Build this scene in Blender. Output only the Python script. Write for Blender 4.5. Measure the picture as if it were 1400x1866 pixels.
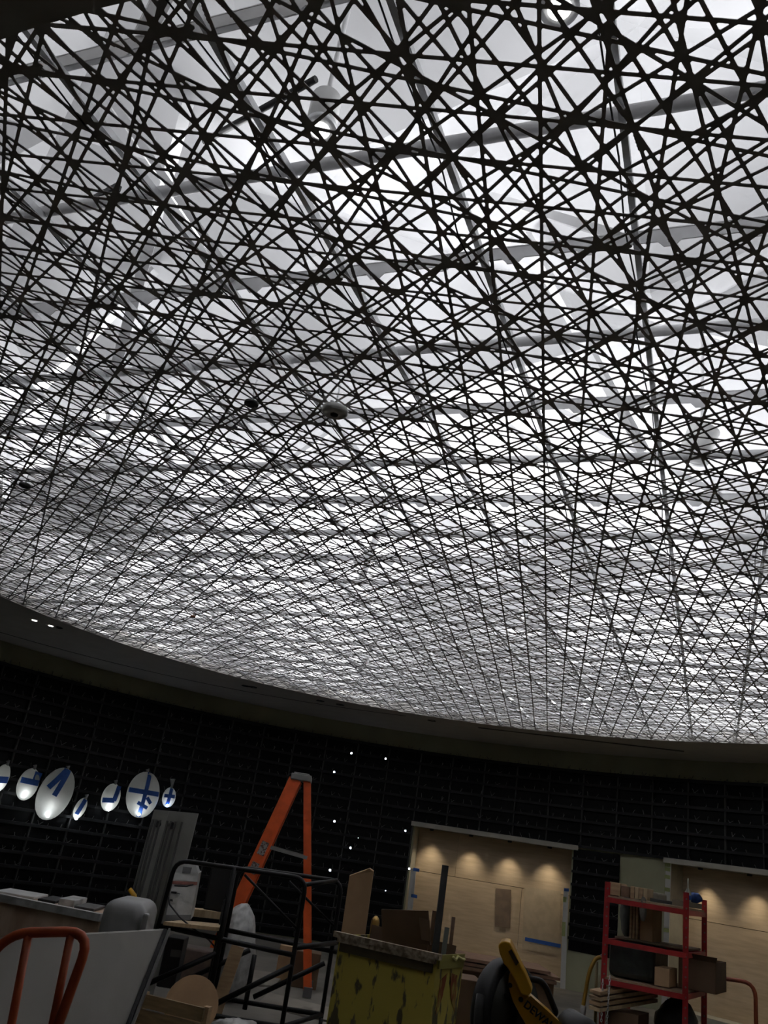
import bpy, bmesh, math, random
import numpy as np
from mathutils import Vector, Matrix
from mathutils.geometry import tessellate_polygon

for o in list(bpy.data.objects):
    bpy.data.objects.remove(o)
SC = bpy.context.scene
COL = SC.collection
PI = math.pi

# ------------------------------------------------------------------ camera
EYE = 1.66
PITCH, ROLL, FPX = 0.385440338, 0.160705861, 1510.0
U = Vector((1, 0, 0))
V = Vector((0, -math.sin(PITCH), math.cos(PITCH)))
F = Vector((0, math.cos(PITCH), math.sin(PITCH)))
cr, sr = math.cos(ROLL), math.sin(ROLL)
CXv = U * cr + V * sr
CYv = -U * sr + V * cr
cam_d = bpy.data.cameras.new('camera')
cam_d.sensor_fit = 'VERTICAL'
cam_d.sensor_height = 36.0
cam_d.lens = FPX / 1866.0 * 36.0
cam_d.clip_start, cam_d.clip_end = 0.05, 200
cam = bpy.data.objects.new('camera', cam_d)
COL.objects.link(cam)
m = Matrix((CXv, CYv, -F)).transposed().to_4x4()
m.translation = Vector((0, 0, EYE))
cam.matrix_world = m
SC.camera = cam

# ------------------------------------------------------------------ world, exposure
w = bpy.data.worlds.new('world')
SC.world = w
w.use_nodes = True
w.node_tree.nodes['Background'].inputs[0].default_value = (0, 0, 0, 1)
w.node_tree.nodes['Background'].inputs[1].default_value = 0.0
SC.view_settings.view_transform = 'Standard'
SC.view_settings.look = 'None'
SC.view_settings.gamma = 1.0
SC.view_settings.use_curve_mapping = False
SC.view_settings.exposure = 0.0
SC.cycles.max_bounces = 5
SC.cycles.diffuse_bounces = 3
SC.cycles.glossy_bounces = 2
SC.cycles.transmission_bounces = 2
SC.cycles.transparent_max_bounces = 4
SC.cycles.use_adaptive_sampling = True
SC.cycles.adaptive_threshold = 0.12
SC.cycles.adaptive_min_samples = 12
SC.cycles.caustics_reflective = False
SC.cycles.caustics_refractive = False
SC.cycles.sample_clamp_indirect = 4.0

# ------------------------------------------------------------------ geometry frame
HLAT = 2.271166                       # lattice above the eye
CEIL = EYE + HLAT                     # 3.93 m
T1 = Vector((0.5600, -0.24177, 0))    # one panel across
T2 = Vector((0.48783, 1.12332, 0))    # one panel along
T1.length; TW, TL = 0.61, 1.2246
T1 = T1.normalized() * TW
T2 = Vector((-T1.y, T1.x, 0)).normalized() * TL
OR = Vector((0.77, 2.51, 0))


def setorigin():
    global OR
    d = ray(1150, 449)
    k = HLAT / d.z
    OR = Vector((d.x * k, d.y * k, 0))


def ray(px, py):
    a, b = px - 700.0, py - 933.0
    return CXv * (a / FPX) + CYv * (-b / FPX) + F


def P(px, py, Y):
    d = ray(px, py)
    return d * (Y / d.y) + Vector((0, 0, EYE))


def PZ(px, py, z):
    d = ray(px, py)
    return d * ((z - EYE) / d.z) + Vector((0, 0, EYE))


def UV(u, v, z=0.0):
    q = OR + T1 * u + T2 * v
    return Vector((q.x, q.y, CEIL + z))


setorigin()
C0 = Vector((0.43, 8.76, 0))
RW = 8.08


def onwall(px, py, off=0.0):
    d = ray(px, py)
    R = RW - off
    a = d.x ** 2 + d.y ** 2
    b = -2 * (d.x * C0.x + d.y * C0.y)
    c = C0.x ** 2 + C0.y ** 2 - R * R
    t = (-b + math.sqrt(b * b - 4 * a * c)) / (2 * a)
    return d * t + Vector((0, 0, EYE))


def wallpt(th, z, off=0.0):
    return Vector((C0.x + (RW - off) * math.cos(th), C0.y + (RW - off) * math.sin(th), z))


def theta(p):
    return math.atan2(p.y - C0.y, p.x - C0.x)


def inner_r(th):
    return 6.41 - 0.14 * math.cos(2 * th) - 0.05 * math.sin(2 * th) + 0.07 * math.cos(th) - 0.08 * math.sin(th)


CI = Vector((1.1, 8.0, 0))

# ------------------------------------------------------------------ materials
MATS = {}


def mat(name, col, rough=0.6, metal=0.0, noise=0.0, nscale=6.0, col2=None, bump=0.0, bscale=40.0, emit=None, estr=0.0,
        spec=0.5, stretch=None, alpha=1.0, trans=0.0, ramp=(0.4, 0.6)):
    if name in MATS:
        return MATS[name]
    M = bpy.data.materials.new(name)
    M.use_nodes = True
    nt = M.node_tree
    b = nt.nodes['Principled BSDF']
    b.inputs['Base Color'].default_value = (*col, 1)
    b.inputs['Roughness'].default_value = rough
    b.inputs['Metallic'].default_value = metal
    b.inputs['Specular IOR Level'].default_value = spec
    if alpha < 1:
        b.inputs['Alpha'].default_value = alpha
    if trans:
        b.inputs['Transmission Weight'].default_value = trans
    if emit:
        b.inputs['Emission Color'].default_value = (*emit, 1)
        b.inputs['Emission Strength'].default_value = estr
    if noise or col2 or bump:
        tc = nt.nodes.new('ShaderNodeTexCoord')
        src = tc.outputs['Object']
        if stretch:
            mp = nt.nodes.new('ShaderNodeMapping')
            mp.inputs['Scale'].default_value = stretch
            nt.links.new(src, mp.inputs[0])
            src = mp.outputs[0]
        if noise or col2:
            n = nt.nodes.new('ShaderNodeTexNoise')
            n.inputs['Scale'].default_value = nscale
            n.inputs['Detail'].default_value = 5
            nt.links.new(src, n.inputs['Vector'])
            r = nt.nodes.new('ShaderNodeValToRGB')
            c2 = col2 if col2 else tuple(c * (1 - noise) for c in col)
            r.color_ramp.elements[0].color = (*c2, 1)
            r.color_ramp.elements[1].color = (*col, 1)
            r.color_ramp.elements[0].position = ramp[0]
            r.color_ramp.elements[1].position = ramp[1]
            nt.links.new(n.outputs['Fac'], r.inputs[0])
            nt.links.new(r.outputs[0], b.inputs['Base Color'])
        if bump:
            n2 = nt.nodes.new('ShaderNodeTexNoise')
            n2.inputs['Scale'].default_value = bscale
            nt.links.new(src, n2.inputs['Vector'])
            bp = nt.nodes.new('ShaderNodeBump')
            bp.inputs['Strength'].default_value = bump
            bp.inputs['Distance'].default_value = 0.01
            nt.links.new(n2.outputs['Fac'], bp.inputs['Height'])
            nt.links.new(bp.outputs[0], b.inputs['Normal'])
    MATS[name] = M
    return M


def emat(name, col, strength):
    if name in MATS:
        return MATS[name]
    M = bpy.data.materials.new(name)
    M.use_nodes = True
    nt = M.node_tree
    nt.nodes.clear()
    e = nt.nodes.new('ShaderNodeEmission')
    e.inputs[0].default_value = (*col, 1)
    e.inputs[1].default_value = strength
    o = nt.nodes.new('ShaderNodeOutputMaterial')
    nt.links.new(e.outputs[0], o.inputs[0])
    MATS[name] = M
    return M


def wood(name, col, dark, stretch=(1, 1, 14), nscale=3.0):
    return mat(name, col, 0.65, col2=dark, nscale=nscale, stretch=stretch, ramp=(0.3, 0.7))


M_LAT = mat('lattice_bronze', (0.46, 0.44, 0.425), 0.5, noise=0.1, nscale=30)
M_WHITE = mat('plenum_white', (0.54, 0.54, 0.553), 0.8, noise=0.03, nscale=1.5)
M_BEAM = mat('beam_grey', (0.82, 0.82, 0.83), 0.55, noise=0.12, nscale=8)
M_BRACE = mat('brace_grey', (0.75, 0.75, 0.76), 0.6, noise=0.08, nscale=6)
M_STEEL = mat('galvanised', (0.80, 0.81, 0.82), 0.35, 0.25, noise=0.2, nscale=20)
M_BLACK = mat('black_matt', (0.012, 0.012, 0.013), 0.55)
M_SOFFIT = mat('soffit_plaster', (0.529, 0.5117, 0.483), 0.8, noise=0.08, nscale=3)
M_OLIVE = mat('olive_wall', (0.377, 0.377, 0.2465), 0.75, noise=0.1, nscale=2)
M_RAIL = mat('black_rail', (0.004, 0.0045, 0.005), 0.5, spec=0.15, noise=0.2, nscale=10)
M_CLIP = mat('clip_metal', (0.12, 0.125, 0.12), 0.5, 0.3, noise=0.2, nscale=10)
M_FLOOR = mat('concrete', (0.19, 0.175, 0.15), 0.7, noise=0.25, nscale=2.0, bump=0.1)
M_PLY = wood('plywood', (0.594, 0.4657, 0.3172), (0.459, 0.351, 0.2295), (1.2, 1.2, 9), 2.2)
M_TRIM = mat('niche_trim', (0.368, 0.352, 0.288), 0.6, noise=0.1)
M_TAPE = mat('blue_tape', (0.02, 0.10, 0.42), 0.6, noise=0.15, nscale=40)
M_YTAPE = mat('green_tape', (0.35, 0.40, 0.16), 0.6, noise=0.1, nscale=40)
M_PAPERW = mat('white_board', (0.576, 0.576, 0.544), 0.6, noise=0.06, nscale=4)

# ------------------------------------------------------------------ object helpers


def tag(o, label=None, cat=None, group=None, kind=None):
    if label: o['label'] = label
    if cat: o['category'] = cat
    if group: o['group'] = group
    if kind: o['kind'] = kind
    return o


def thing(name, label, cat, loc, group=None):
    o = bpy.data.objects.new(name, None)
    COL.objects.link(o)
    o.location = loc
    o.empty_display_size = 0.1
    return tag(o, label, cat, group)


def root_loc(parent):
    l = Vector((0, 0, 0))
    while parent is not None:
        l += parent.location
        parent = parent.parent
    return l


class MB:
    """collects geometry in world coordinates; build() links it as one mesh object"""

    def __init__(s):
        s.v, s.f, s.sm = [], [], []

    def add(s, vs, fs, smooth=False):
        n = len(s.v)
        s.v += [tuple(x) for x in vs]
        s.f += [tuple(i + n for i in f) for f in fs]
        s.sm += [smooth] * len(fs)
        return s

    def box(s, c, sx, sy, sz, ax=None):
        c = Vector(c)
        X, Y, Z = ax if ax else (Vector((1, 0, 0)), Vector((0, 1, 0)), Vector((0, 0, 1)))
        vs = [c + X * (i * sx / 2) + Y * (j * sy / 2) + Z * (k * sz / 2) for i in (-1, 1) for j in (-1, 1) for k in (-1, 1)]
        return s.add(vs, [(0, 1, 3, 2), (4, 6, 7, 5), (0, 4, 5, 1), (2, 3, 7, 6), (0, 2, 6, 4), (1, 5, 7, 3)])

    def bar(s, a, b, wd, ht, up=Vector((0, 0, 1))):
        a, b = Vector(a), Vector(b)
        d = (b - a)
        L = d.length
        d.normalize()
        X = d.cross(up)
        if X.length < 1e-4: X = d.cross(Vector((0, 1, 0)))
        X.normalize()
        Z = X.cross(d)
        return s.box((a + b) / 2, wd, L, ht, (X, d, Z))

    def tube(s, pts, r, n=8, closed=False):
        pts = [Vector(q) for q in pts]
        rings = []
        prev = None
        for i, q in enumerate(pts):
            if closed:
                t = pts[(i + 1) % len(pts)] - pts[i - 1]
            else:
                t = pts[min(i + 1, len(pts) - 1)] - pts[max(i - 1, 0)]
            t.normalize()
            if prev is None:
                a = t.cross(Vector((0, 0, 1)))
                if a.length < 1e-3: a = t.cross(Vector((0, 1, 0)))
            else:
                a = prev - t * prev.dot(t)
            a.normalize()
            prev = a
            b = t.cross(a)
            rr = r[i] if isinstance(r, (list, tuple)) else r
            rings.append([q + (a * math.cos(2 * PI * k / n) + b * math.sin(2 * PI * k / n)) * rr for k in range(n)])
        vs = [v for rg in rings for v in rg]
        fs = []
        m_ = len(rings)
        for i in range(m_ if closed else m_ - 1):
            j = (i + 1) % m_
            for k in range(n):
                fs.append((i * n + k, i * n + (k + 1) % n, j * n + (k + 1) % n, j * n + k))
        s.add(vs, fs, True)
        if not closed:
            base = len(s.v) - len(vs)
            s.f.append(tuple(base + k for k in range(n))[::-1])
            s.f.append(tuple(base + (m_ - 1) * n + k for k in range(n)))
            s.sm += [False, False]
        return s

    def lathe(s, prof, c, axis=Vector((0, 0, 1)), n=24):
        """prof: (radius, height) pairs along axis from c"""
        c, axis = Vector(c), Vector(axis).normalized()
        a = axis.cross(Vector((0, 1, 0.01))).normalized()
        b = axis.cross(a)
        vs = [c + axis * h + (a * math.cos(2 * PI * k / n) + b * math.sin(2 * PI * k / n)) * r for r, h in prof for k in range(n)]
        fs = [(i * n + k, i * n + (k + 1) % n, (i + 1) * n + (k + 1) % n, (i + 1) * n + k) for i in range(len(prof) - 1) for k in range(n)]
        s.add(vs, fs, True)
        base = len(s.v) - len(vs)
        s.f.append(tuple(base + k for k in range(n))[::-1])
        s.f.append(tuple(base + (len(prof) - 1) * n + k for k in range(n)))
        s.sm += [False, False]
        return s

    def prism(s, poly, d):
        """planar polygon (3D points) pushed along the vector d"""
        poly = [Vector(q) for q in poly]
        d = Vector(d)
        n = len(poly)
        vs = poly + [q + d for q in poly]
        fs = []
        for t in tessellate_polygon([poly]):
            fs.append(tuple(t))
            fs.append(tuple(i + n for i in reversed(t)))
        for i in range(n):
            j = (i + 1) % n
            fs.append((i, j, j + n, i + n))
        return s.add(vs, fs)

    def build(s, name, M, parent=None, bevel=0.0, label=None, seg=2):
        me = bpy.data.meshes.new(name)
        if parent is not None:
            L = root_loc(parent)
            vs = [Vector(v) - L for v in s.v]
        else:
            lo = Vector([min(v[i] for v in s.v) for i in range(3)])
            hi = Vector([max(v[i] for v in s.v) for i in range(3)])
            L = Vector(((lo.x + hi.x) / 2, (lo.y + hi.y) / 2, lo.z))
            vs = [Vector(v) - L for v in s.v]
        me.from_pydata([tuple(v) for v in vs], [], s.f)
        me.polygons.foreach_set('use_smooth', s.sm)
        bm = bmesh.new()
        bm.from_mesh(me)
        bmesh.ops.recalc_face_normals(bm, faces=bm.faces)
        if bevel:
            es = [e for e in bm.edges if len(e.link_faces) == 2 and e.calc_face_angle(0) > 0.6]
            bmesh.ops.bevel(bm, geom=es, offset=bevel, segments=seg, affect='EDGES', profile=0.5)
        bm.to_mesh(me)
        bm.free()
        me.materials.append(M)
        o = bpy.data.objects.new(name, me)
        COL.objects.link(o)
        if parent is not None:
            o.parent = parent
        else:
            o.location = L
        if label: o['label'] = label
        return o


def rounded(pts, r, n=5):
    """rounds the corners of an open polyline"""
    pts = [Vector(q) for q in pts]
    out = [pts[0]]
    for i in range(1, len(pts) - 1):
        a, b, c = pts[i - 1], pts[i], pts[i + 1]
        rr = min(r, (a - b).length * 0.49, (c - b).length * 0.49)
        p0 = b + (a - b).normalized() * rr
        p1 = b + (c - b).normalized() * rr
        for k in range(n + 1):
            t = k / n
            out.append(p0 * (1 - t) ** 2 + b * 2 * t * (1 - t) + p1 * t * t)
    out.append(pts[-1])
    return out


def text_mesh(s, name, M, parent, origin, X, Y, size, depth=0.002):
    cu = bpy.data.curves.new(name, 'FONT')
    cu.body = s
    cu.size = size
    cu.extrude = depth
    cu.offset = size * 0.02
    t = bpy.data.objects.new(name + '_tmp', cu)
    COL.objects.link(t)
    dg = bpy.context.evaluated_depsgraph_get()
    me = bpy.data.meshes.new_from_object(t.evaluated_get(dg))
    bpy.data.objects.remove(t)
    X, Y = Vector(X).normalized(), Vector(Y).normalized()
    Z = X.cross(Y)
    L = root_loc(parent)
    for v in me.vertices:
        v.co = Vector(origin) + X * v.co.x + Y * v.co.y + Z * v.co.z - L
    me.materials.clear()
    me.materials.append(M)
    o = bpy.data.objects.new(name, me)
    COL.objects.link(o)
    o.parent = parent
    return o


def light(name, kind, loc, energy, col=(1, 1, 1), size=0.1, size_y=None, target=None, spot=1.0, blend=0.5, parent=None):
    d = bpy.data.lights.new(name, kind)
    d.energy = energy
    d.color = col
    if kind == 'AREA':
        d.shape = 'RECTANGLE'
        d.size = size
        d.size_y = size_y or size
    else:
        d.shadow_soft_size = size
    if kind == 'SPOT':
        d.spot_size = spot
        d.spot_blend = blend
    o = bpy.data.objects.new(name, d)
    COL.objects.link(o)
    o.location = loc
    if target is not None:
        o.rotation_euler = (Vector(target) - Vector(loc)).to_track_quat('-Z', 'Y').to_euler()
    if parent is not None:
        o.parent = parent
        o.location = Vector(loc) - root_loc(parent)
    return o

#SECTION ceiling
# ================================================================== CEILING
ceiling = bpy.data.objects.new('ceiling', None)
COL.objects.link(ceiling)
ceiling.location = (CI.x, CI.y, CEIL)
tag(ceiling, 'dark lattice ceiling of crossing bars set in a round soffit under a white plenum', 'ceiling', kind='structure')

# ---- the lattice panel: families of straight bars, all periodic in the panel
FAMS = [((-1, 3), 'u', .106, 1 / 3), ((1, 3), 'u', .2405, 1 / 3), ((4, 5), 'u', .05, .2), ((4, 1), 'v', -.229, .25),
        ((6, 1), 'v', -.1365, 1 / 6), ((-4, 1), 'v', -.06, .25), ((-5, 2), 'v', -.02, .2), ((-3, 1), 'v', -.098, 1 / 3),
        ((-2, 1), 'v', -.1266, .5), ((2, 1), 'v', .237, .5)]
BARW, FIL = 0.0124, 0.0034


def lattice_dist(u, v):
    d = np.full(u.shape, 9.0)
    for (a, b), ax, off, per in FAMS:
        ln = math.hypot(a * TW, b * TL)
        if ax == 'u':
            t = (u - v * a / b - off) / per
            k = abs(per * TW * b * TL / ln)
        else:
            t = (v - u * b / a - off) / per
            k = abs(per * TL * a * TW / ln)
        d = np.minimum(d, np.abs(t - np.round(t)) * k)
    # the stiffening plate along the short seam
    du = np.maximum(np.abs(((u + 0.115 + 0.5) % 1.0) - 0.5) - 0.11, 0) * TW
    dv = np.abs(v - np.round(v)) * TL
    d = np.minimum(d, np.hypot(du, dv) - 0.002)
    return d


def march(field, level, xs, ys):
    """marching squares; returns closed polygons (field < level inside is not needed: just contours)"""
    H_, W_ = field.shape
    f = field - level
    pts = {}
    nxt = {}

    def ept(kind, i, j):
        key = (kind, i, j)
        if key not in pts:
            if kind == 0:      # horizontal edge (i,j)-(i,j+1)
                t = f[i, j] / (f[i, j] - f[i, j + 1])
                pts[key] = (xs[j] + t * (xs[j + 1] - xs[j]), ys[i])
            else:
                t = f[i, j] / (f[i, j] - f[i + 1, j])
                pts[key] = (xs[j], ys[i] + t * (ys[i + 1] - ys[i]))
        return key
    ins = f > 0
    c = ins[:-1, :-1] * 1 + ins[:-1, 1:] * 2 + ins[1:, 1:] * 4 + ins[1:, :-1] * 8
    for i, j in zip(*np.nonzero((c > 0) & (c < 15))):
        i, j = int(i), int(j)
        b_, r_, t_, l_ = (0, i, j), (1, i, j + 1), (0, i + 1, j), (1, i, j)
        segs = {1: [(l_, b_)], 2: [(b_, r_)], 3: [(l_, r_)], 4: [(r_, t_)], 5: [(l_, b_), (r_, t_)], 6: [(b_, t_)], 7: [(l_, t_)],
                8: [(t_, l_)], 9: [(t_, b_)], 10: [(b_, r_), (t_, l_)], 11: [(t_, r_)], 12: [(r_, l_)], 13: [(r_, b_)], 14: [(b_, l_)]}[int(c[i, j])]
        for a, b in segs:
            nxt[ept(*a)] = ept(*b)
    polys = []
    while nxt:
        k0 = next(iter(nxt))
        k = k0
        poly = []
        while k in nxt:
            poly.append(pts[k])
            k = nxt.pop(k)
        if len(poly) > 3:
            polys.append(np.array(poly))
    return polys


def simplify(poly, tol):
    def dp(a, b):
        if b - a < 2: return []
        p0, p1 = poly[a], poly[b]
        d = p1 - p0
        L = np.hypot(*d)
        q = poly[a + 1:b] - p0
        dist = np.abs(q[:, 0] * d[1] - q[:, 1] * d[0]) / L if L > 1e-9 else np.hypot(q[:, 0], q[:, 1])
        k = int(dist.argmax())
        if dist[k] < tol: return []
        return dp(a, a + 1 + k) + [a + 1 + k] + dp(a + 1 + k, b)
    n = len(poly)
    far = int(np.hypot(*(poly - poly[0]).T).argmax())
    poly = np.vstack([poly, poly[:1]])
    idx = [0] + dp(0, far) + [far] + dp(far, n)
    return poly[idx]


def panel_mesh():
    gs = 0.0025
    pad = 8
    nx, ny = int(round(TW / gs)), int(round(TL / gs))
    xs = (np.arange(-pad, nx + pad + 1)) * (TW / nx)
    ys = (np.arange(-pad, ny + pad + 1)) * (TL / ny)
    X, Y = np.meshgrid(xs, ys)
    d = lattice_dist(X / TW, Y / TL)
    lev = BARW / 2 + FIL
    # dilated set {d < lev}; eroding it by FIL rounds the corners of every opening
    holes = march(d, lev, xs, ys)
    bpts = np.vstack(holes)
    dist = np.full(d.shape, 9.0)
    # distance to the dilated boundary, by bins
    cell = 0.05
    bins = {}
    for q in bpts:
        bins.setdefault((int(q[0] // cell), int(q[1] // cell)), []).append(q)
    ci = (X // cell).astype(int)
    cj = (Y // cell).astype(int)
    for a in np.unique(ci):
        for b in np.unique(cj):
            mk = (ci == a) & (cj == b)
            if not mk.any(): continue
            L = [bins[(a + i, b + j)] for i in (-1, 0, 1) for j in (-1, 0, 1) if (a + i, b + j) in bins]
            if not L: continue
            q = np.array([p_ for l in L for p_ in l])
            g = np.stack([X[mk], Y[mk]], -1)
            dd = np.sqrt(((g[:, None, :] - q[None]) ** 2).sum(-1)).min(1)
            dist[mk] = dd
    sd = np.where(d < lev, dist, -dist)      # >0 inside the dilated set
    f = FIL - sd                             # >0 in the openings
    # crop to the panel with a hair of a joint, closing openings at the edge
    g2 = 0.0008
    i0, j0 = pad, pad
    f = f[i0:i0 + ny + 1, j0:j0 + nx + 1].copy()
    xs2, ys2 = xs[j0:j0 + nx + 1].copy(), ys[i0:i0 + ny + 1].copy()
    return f, xs2, ys2


def make_panel():
    f, xs, ys = panel_mesh()
    # solid region = f<0.  Add an outside ring so that contours close at the panel edge.
    e = 1e-4
    F2 = np.full((f.shape[0] + 2, f.shape[1] + 2), 0.004)
    F2[1:-1, 1:-1] = f
    xs2 = np.concatenate([[xs[0] - 0.0], xs, [xs[-1] + 0.0]])
    ys2 = np.concatenate([[ys[0] - 0.0], ys, [ys[-1] + 0.0]])
    xs2[0] += 0.0004; xs2[-1] -= 0.0004
    ys2[0] += 0.0004; ys2[-1] -= 0.0004
    polys = march(-F2, 0.0, xs2, ys2)        # contours of the solid
    polys = [simplify(q, 0.0007) for q in polys]
    polys = [q for q in polys if len(q) >= 3]

    def area(q):
        x, y = q[:, 0], q[:, 1]
        return 0.5 * (x * np.roll(y, -1) - y * np.roll(x, -1)).sum()
    polys = [q for q in polys if abs(area(q)) > 2e-5]
    cu = bpy.data.curves.new('lattice_tmp', 'CURVE')
    cu.dimensions = '2D'
    cu.fill_mode = 'BOTH'
    cu.extrude = 0.0015
    for q in polys:
        sp = cu.splines.new('POLY')
        sp.points.add(len(q) - 1)
        sp.points.foreach_set('co', np.c_[q, np.zeros(len(q)), np.ones(len(q))].ravel())
        sp.use_cyclic_u = True
    t = bpy.data.objects.new('lattice_tmp', cu)
    COL.objects.link(t)
    dg = bpy.context.evaluated_depsgraph_get()
    me = bpy.data.meshes.new_from_object(t.evaluated_get(dg))
    bpy.data.objects.remove(t)
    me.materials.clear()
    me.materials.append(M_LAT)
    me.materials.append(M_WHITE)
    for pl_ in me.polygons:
        if pl_.normal.z > 0.5: pl_.material_index = 1      # unseen back made white, added to bounce light onto the beam undersides
    me.name = 'lattice_panel'
    return me


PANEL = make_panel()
print('lattice panel', len(PANEL.vertices), 'verts', len(PANEL.polygons), 'faces')
ANG = math.atan2(T1.y, T1.x)


def inside(q, grow=0.0):
    d = q - CI
    return math.hypot(d.x, d.y) < inner_r(math.atan2(d.y, d.x)) + grow


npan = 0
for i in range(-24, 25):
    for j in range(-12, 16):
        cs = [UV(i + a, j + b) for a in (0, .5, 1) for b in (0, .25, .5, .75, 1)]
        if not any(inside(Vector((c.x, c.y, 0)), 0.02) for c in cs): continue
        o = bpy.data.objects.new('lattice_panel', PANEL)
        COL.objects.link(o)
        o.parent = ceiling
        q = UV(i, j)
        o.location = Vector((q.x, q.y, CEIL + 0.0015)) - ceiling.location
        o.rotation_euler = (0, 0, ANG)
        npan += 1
print('panels', npan)

# ---- soffit ring and its reveal
NS = 128


def ring_pt(k, r, z):
    a = 2 * PI * k / NS
    return Vector((CI.x + r * math.cos(a), CI.y + r * math.sin(a), z))


b = MB()
vs, fs = [], []
for k in range(NS):
    a = 2 * PI * k / NS
    ri = inner_r(a)
    vs += [ring_pt(k, ri, CEIL + 0.16), ring_pt(k, ri, CEIL - 0.012), ring_pt(k, 11.5, CEIL - 0.012), ring_pt(k, 11.5, CEIL + 0.16)]
for k in range(NS):
    j = (k + 1) % NS
    for t in range(4):
        fs.append((k * 4 + t, k * 4 + (t + 1) % 4, j * 4 + (t + 1) % 4, j * 4 + t))
b.add(vs, fs)
b.build('soffit', M_SOFFIT, ceiling)

# curved drywall joint and slot diffuser in the soffit
b = MB()
pts = []
for px in range(872, 1262, 15):
    t = (px - 872) / (1262 - 872)
    pts.append(PZ(px, 1326 + (1371 - 1326) * t, CEIL - 0.013))
for a_, c_ in zip(pts[:-1], pts[1:]):
    b.bar(a_, c_, 0.10, 0.004)
b.build('slot_diffuser', M_BLACK, ceiling)
b = MB()
prev = None
for px in range(-40, 760, 20):
    q = PZ(px, 1152 + 0.295 * px - 0.000120 * px * px + 0, CEIL - 0.0135)
    if prev is not None: b.bar(prev, q, 0.035, 0.003)
    prev = q
b.build('soffit_joint', mat('joint_dark', (0.06, 0.06, 0.055), 0.8), ceiling)

M_LENS = emat('downlight_glow', (1, 0.97, 0.92), 6.0)
for px, py, on in ((63, 1130, 1), (93, 1140, 1), (105, 1143, 0), (448, 1250, 0), (461, 1252, 0), (584, 1277, 0), (787, 1313, 0), (620, 1284, 0)):
    q = PZ(px, py, CEIL - 0.012)
    b = MB()
    b.lathe([(0.075, 0.0), (0.075, -0.006), (0.05, -0.006), (0.045, 0.0)], q, n=16)
    o = b.build('downlight_ring', M_BLACK if not on else M_SOFFIT, ceiling)
    if on:
        b = MB()
        b.lathe([(0.035, -0.002), (0.035, -0.008), (0.01, -0.012)], q, n=12)
        b.build('downlight_lens', M_LENS, o)

# ---- runners along the panel seams, cross members, braces, roof above
def clip_line(p0, d, z, grow=0.35):
    """longest stretch of the line p0 + t d inside the opening"""
    ts = [t for t in np.arange(-20, 30, 0.1) if inside(Vector((p0.x + d.x * t, p0.y + d.y * t, 0)), grow)]
    if not ts: return None
    return Vector((p0.x + d.x * ts[0], p0.y + d.y * ts[0], z)), Vector((p0.x + d.x * ts[-1], p0.y + d.y * ts[-1], z))


D1, D2 = T1.normalized(), T2.normalized()
UPZ = Vector((0, 0, 1))
for i in range(-13, 17):
    z = CEIL + 0.025
    seg = clip_line(UV(i + 0.03, 0), D2, z)
    if not seg: continue
    a, c = seg
    b = MB()
    L = (c - a).length
    b.bar(a, c, 0.022, 0.004)
    for s in (-1, 1):
        b.bar(a + D1 * (s * 0.009) + UPZ * 0.014, c + D1 * (s * 0.0125) + UPZ * 0.016, 0.005, 0.032)
    b.build('runner', M_STEEL, ceiling)
    # cable tied along the runner
    rnd = random.Random(i)
    pts = []
    n = int(L / 0.35)
    for k in range(n + 1):
        q = a + D2 * (L * k / n)
        pts.append(q + D1 * (-0.035 + rnd.uniform(-0.02, 0.02)) + UPZ * rnd.uniform(-0.03, 0.02))
    b = MB()
    b.tube(pts, 0.0035, 5)
    b.build('cable', M_BLACK, ceiling)

PERF = mat('perforated_steel', (0.62, 0.62, 0.63), 0.4, 0.4)
for k in range(-8, 26):
    v = k * 0.5 + 0.045
    z = CEIL + 0.03
    seg = clip_line(UV(0, v), D1, z)
    if not seg: continue
    a, c = seg
    L = (c - a).length
    b = MB()
    if k % 2:
        b.tube([a + UPZ * 0.045, c + UPZ * 0.045], 0.025, 10)
        b.build('cross_beam', M_BEAM, ceiling)
    else:
        # channel with a notched lower edge
        n = max(1, int(L / 0.305))
        st = L / n
        poly_top = a + UPZ * 0.10
        for q in range(n):
            x0, x1 = q * st, (q + 1) * st
            pl = [a + D1 * x0 + UPZ * 0.085, a + D1 * x0, a + D1 * (x0 + .02), a + D1 * (x0 + .045) + UPZ * .028,
                  a + D1 * (x1 - .045) + UPZ * .028, a + D1 * (x1 - .02), a + D1 * x1, a + D1 * x1 + UPZ * 0.085]
            b.prism(pl, D2 * 0.004)
        b.bar(a + UPZ * 0.087 + D2 * 0.02, c + UPZ * 0.087 + D2 * 0.02, 0.045, 0.004)
        b.bar(a + UPZ * 0.075 + D2 * 0.042, c + UPZ * 0.075 + D2 * 0.042, 0.004, 0.028)
        b.build('notched_channel', M_BEAM, ceiling)

# roof over the plenum: folded white panels
ZR = CEIL + 1.25
b = MB()
gu, gv = 1.83, 1.22
rr = random.Random(5)
hts = {}


def rp(i, j):
    if (i, j) not in hts:
        hts[(i, j)] = (0.42 if (i + j) % 2 else -0.22) + rr.uniform(-.10, .10)
    q = Vector((CI.x, CI.y, 0)) + D1 * (i * gu) + D2 * (j * gv)
    return Vector((q.x, q.y, ZR + hts[(i, j)]))


panels = []
for i in range(-5, 5):
    for j in range(-7, 7):
        q = [rp(i, j), rp(i + 1, j), rp(i + 1, j + 1), rp(i, j + 1)]
        cc = sum(q, Vector()) / 4
        if (cc - CI).xy.length > 8.6: continue
        for tri in (((0, 1, 2), (0, 2, 3)) if (i + j) % 2 else ((0, 1, 3), (1, 2, 3))):
            t = [q[k] for k in tri]
            m_ = MB()
            m_.prism(t, UPZ * 0.04)
            m_.build('roof_panel', M_WHITE, ceiling)
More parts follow.
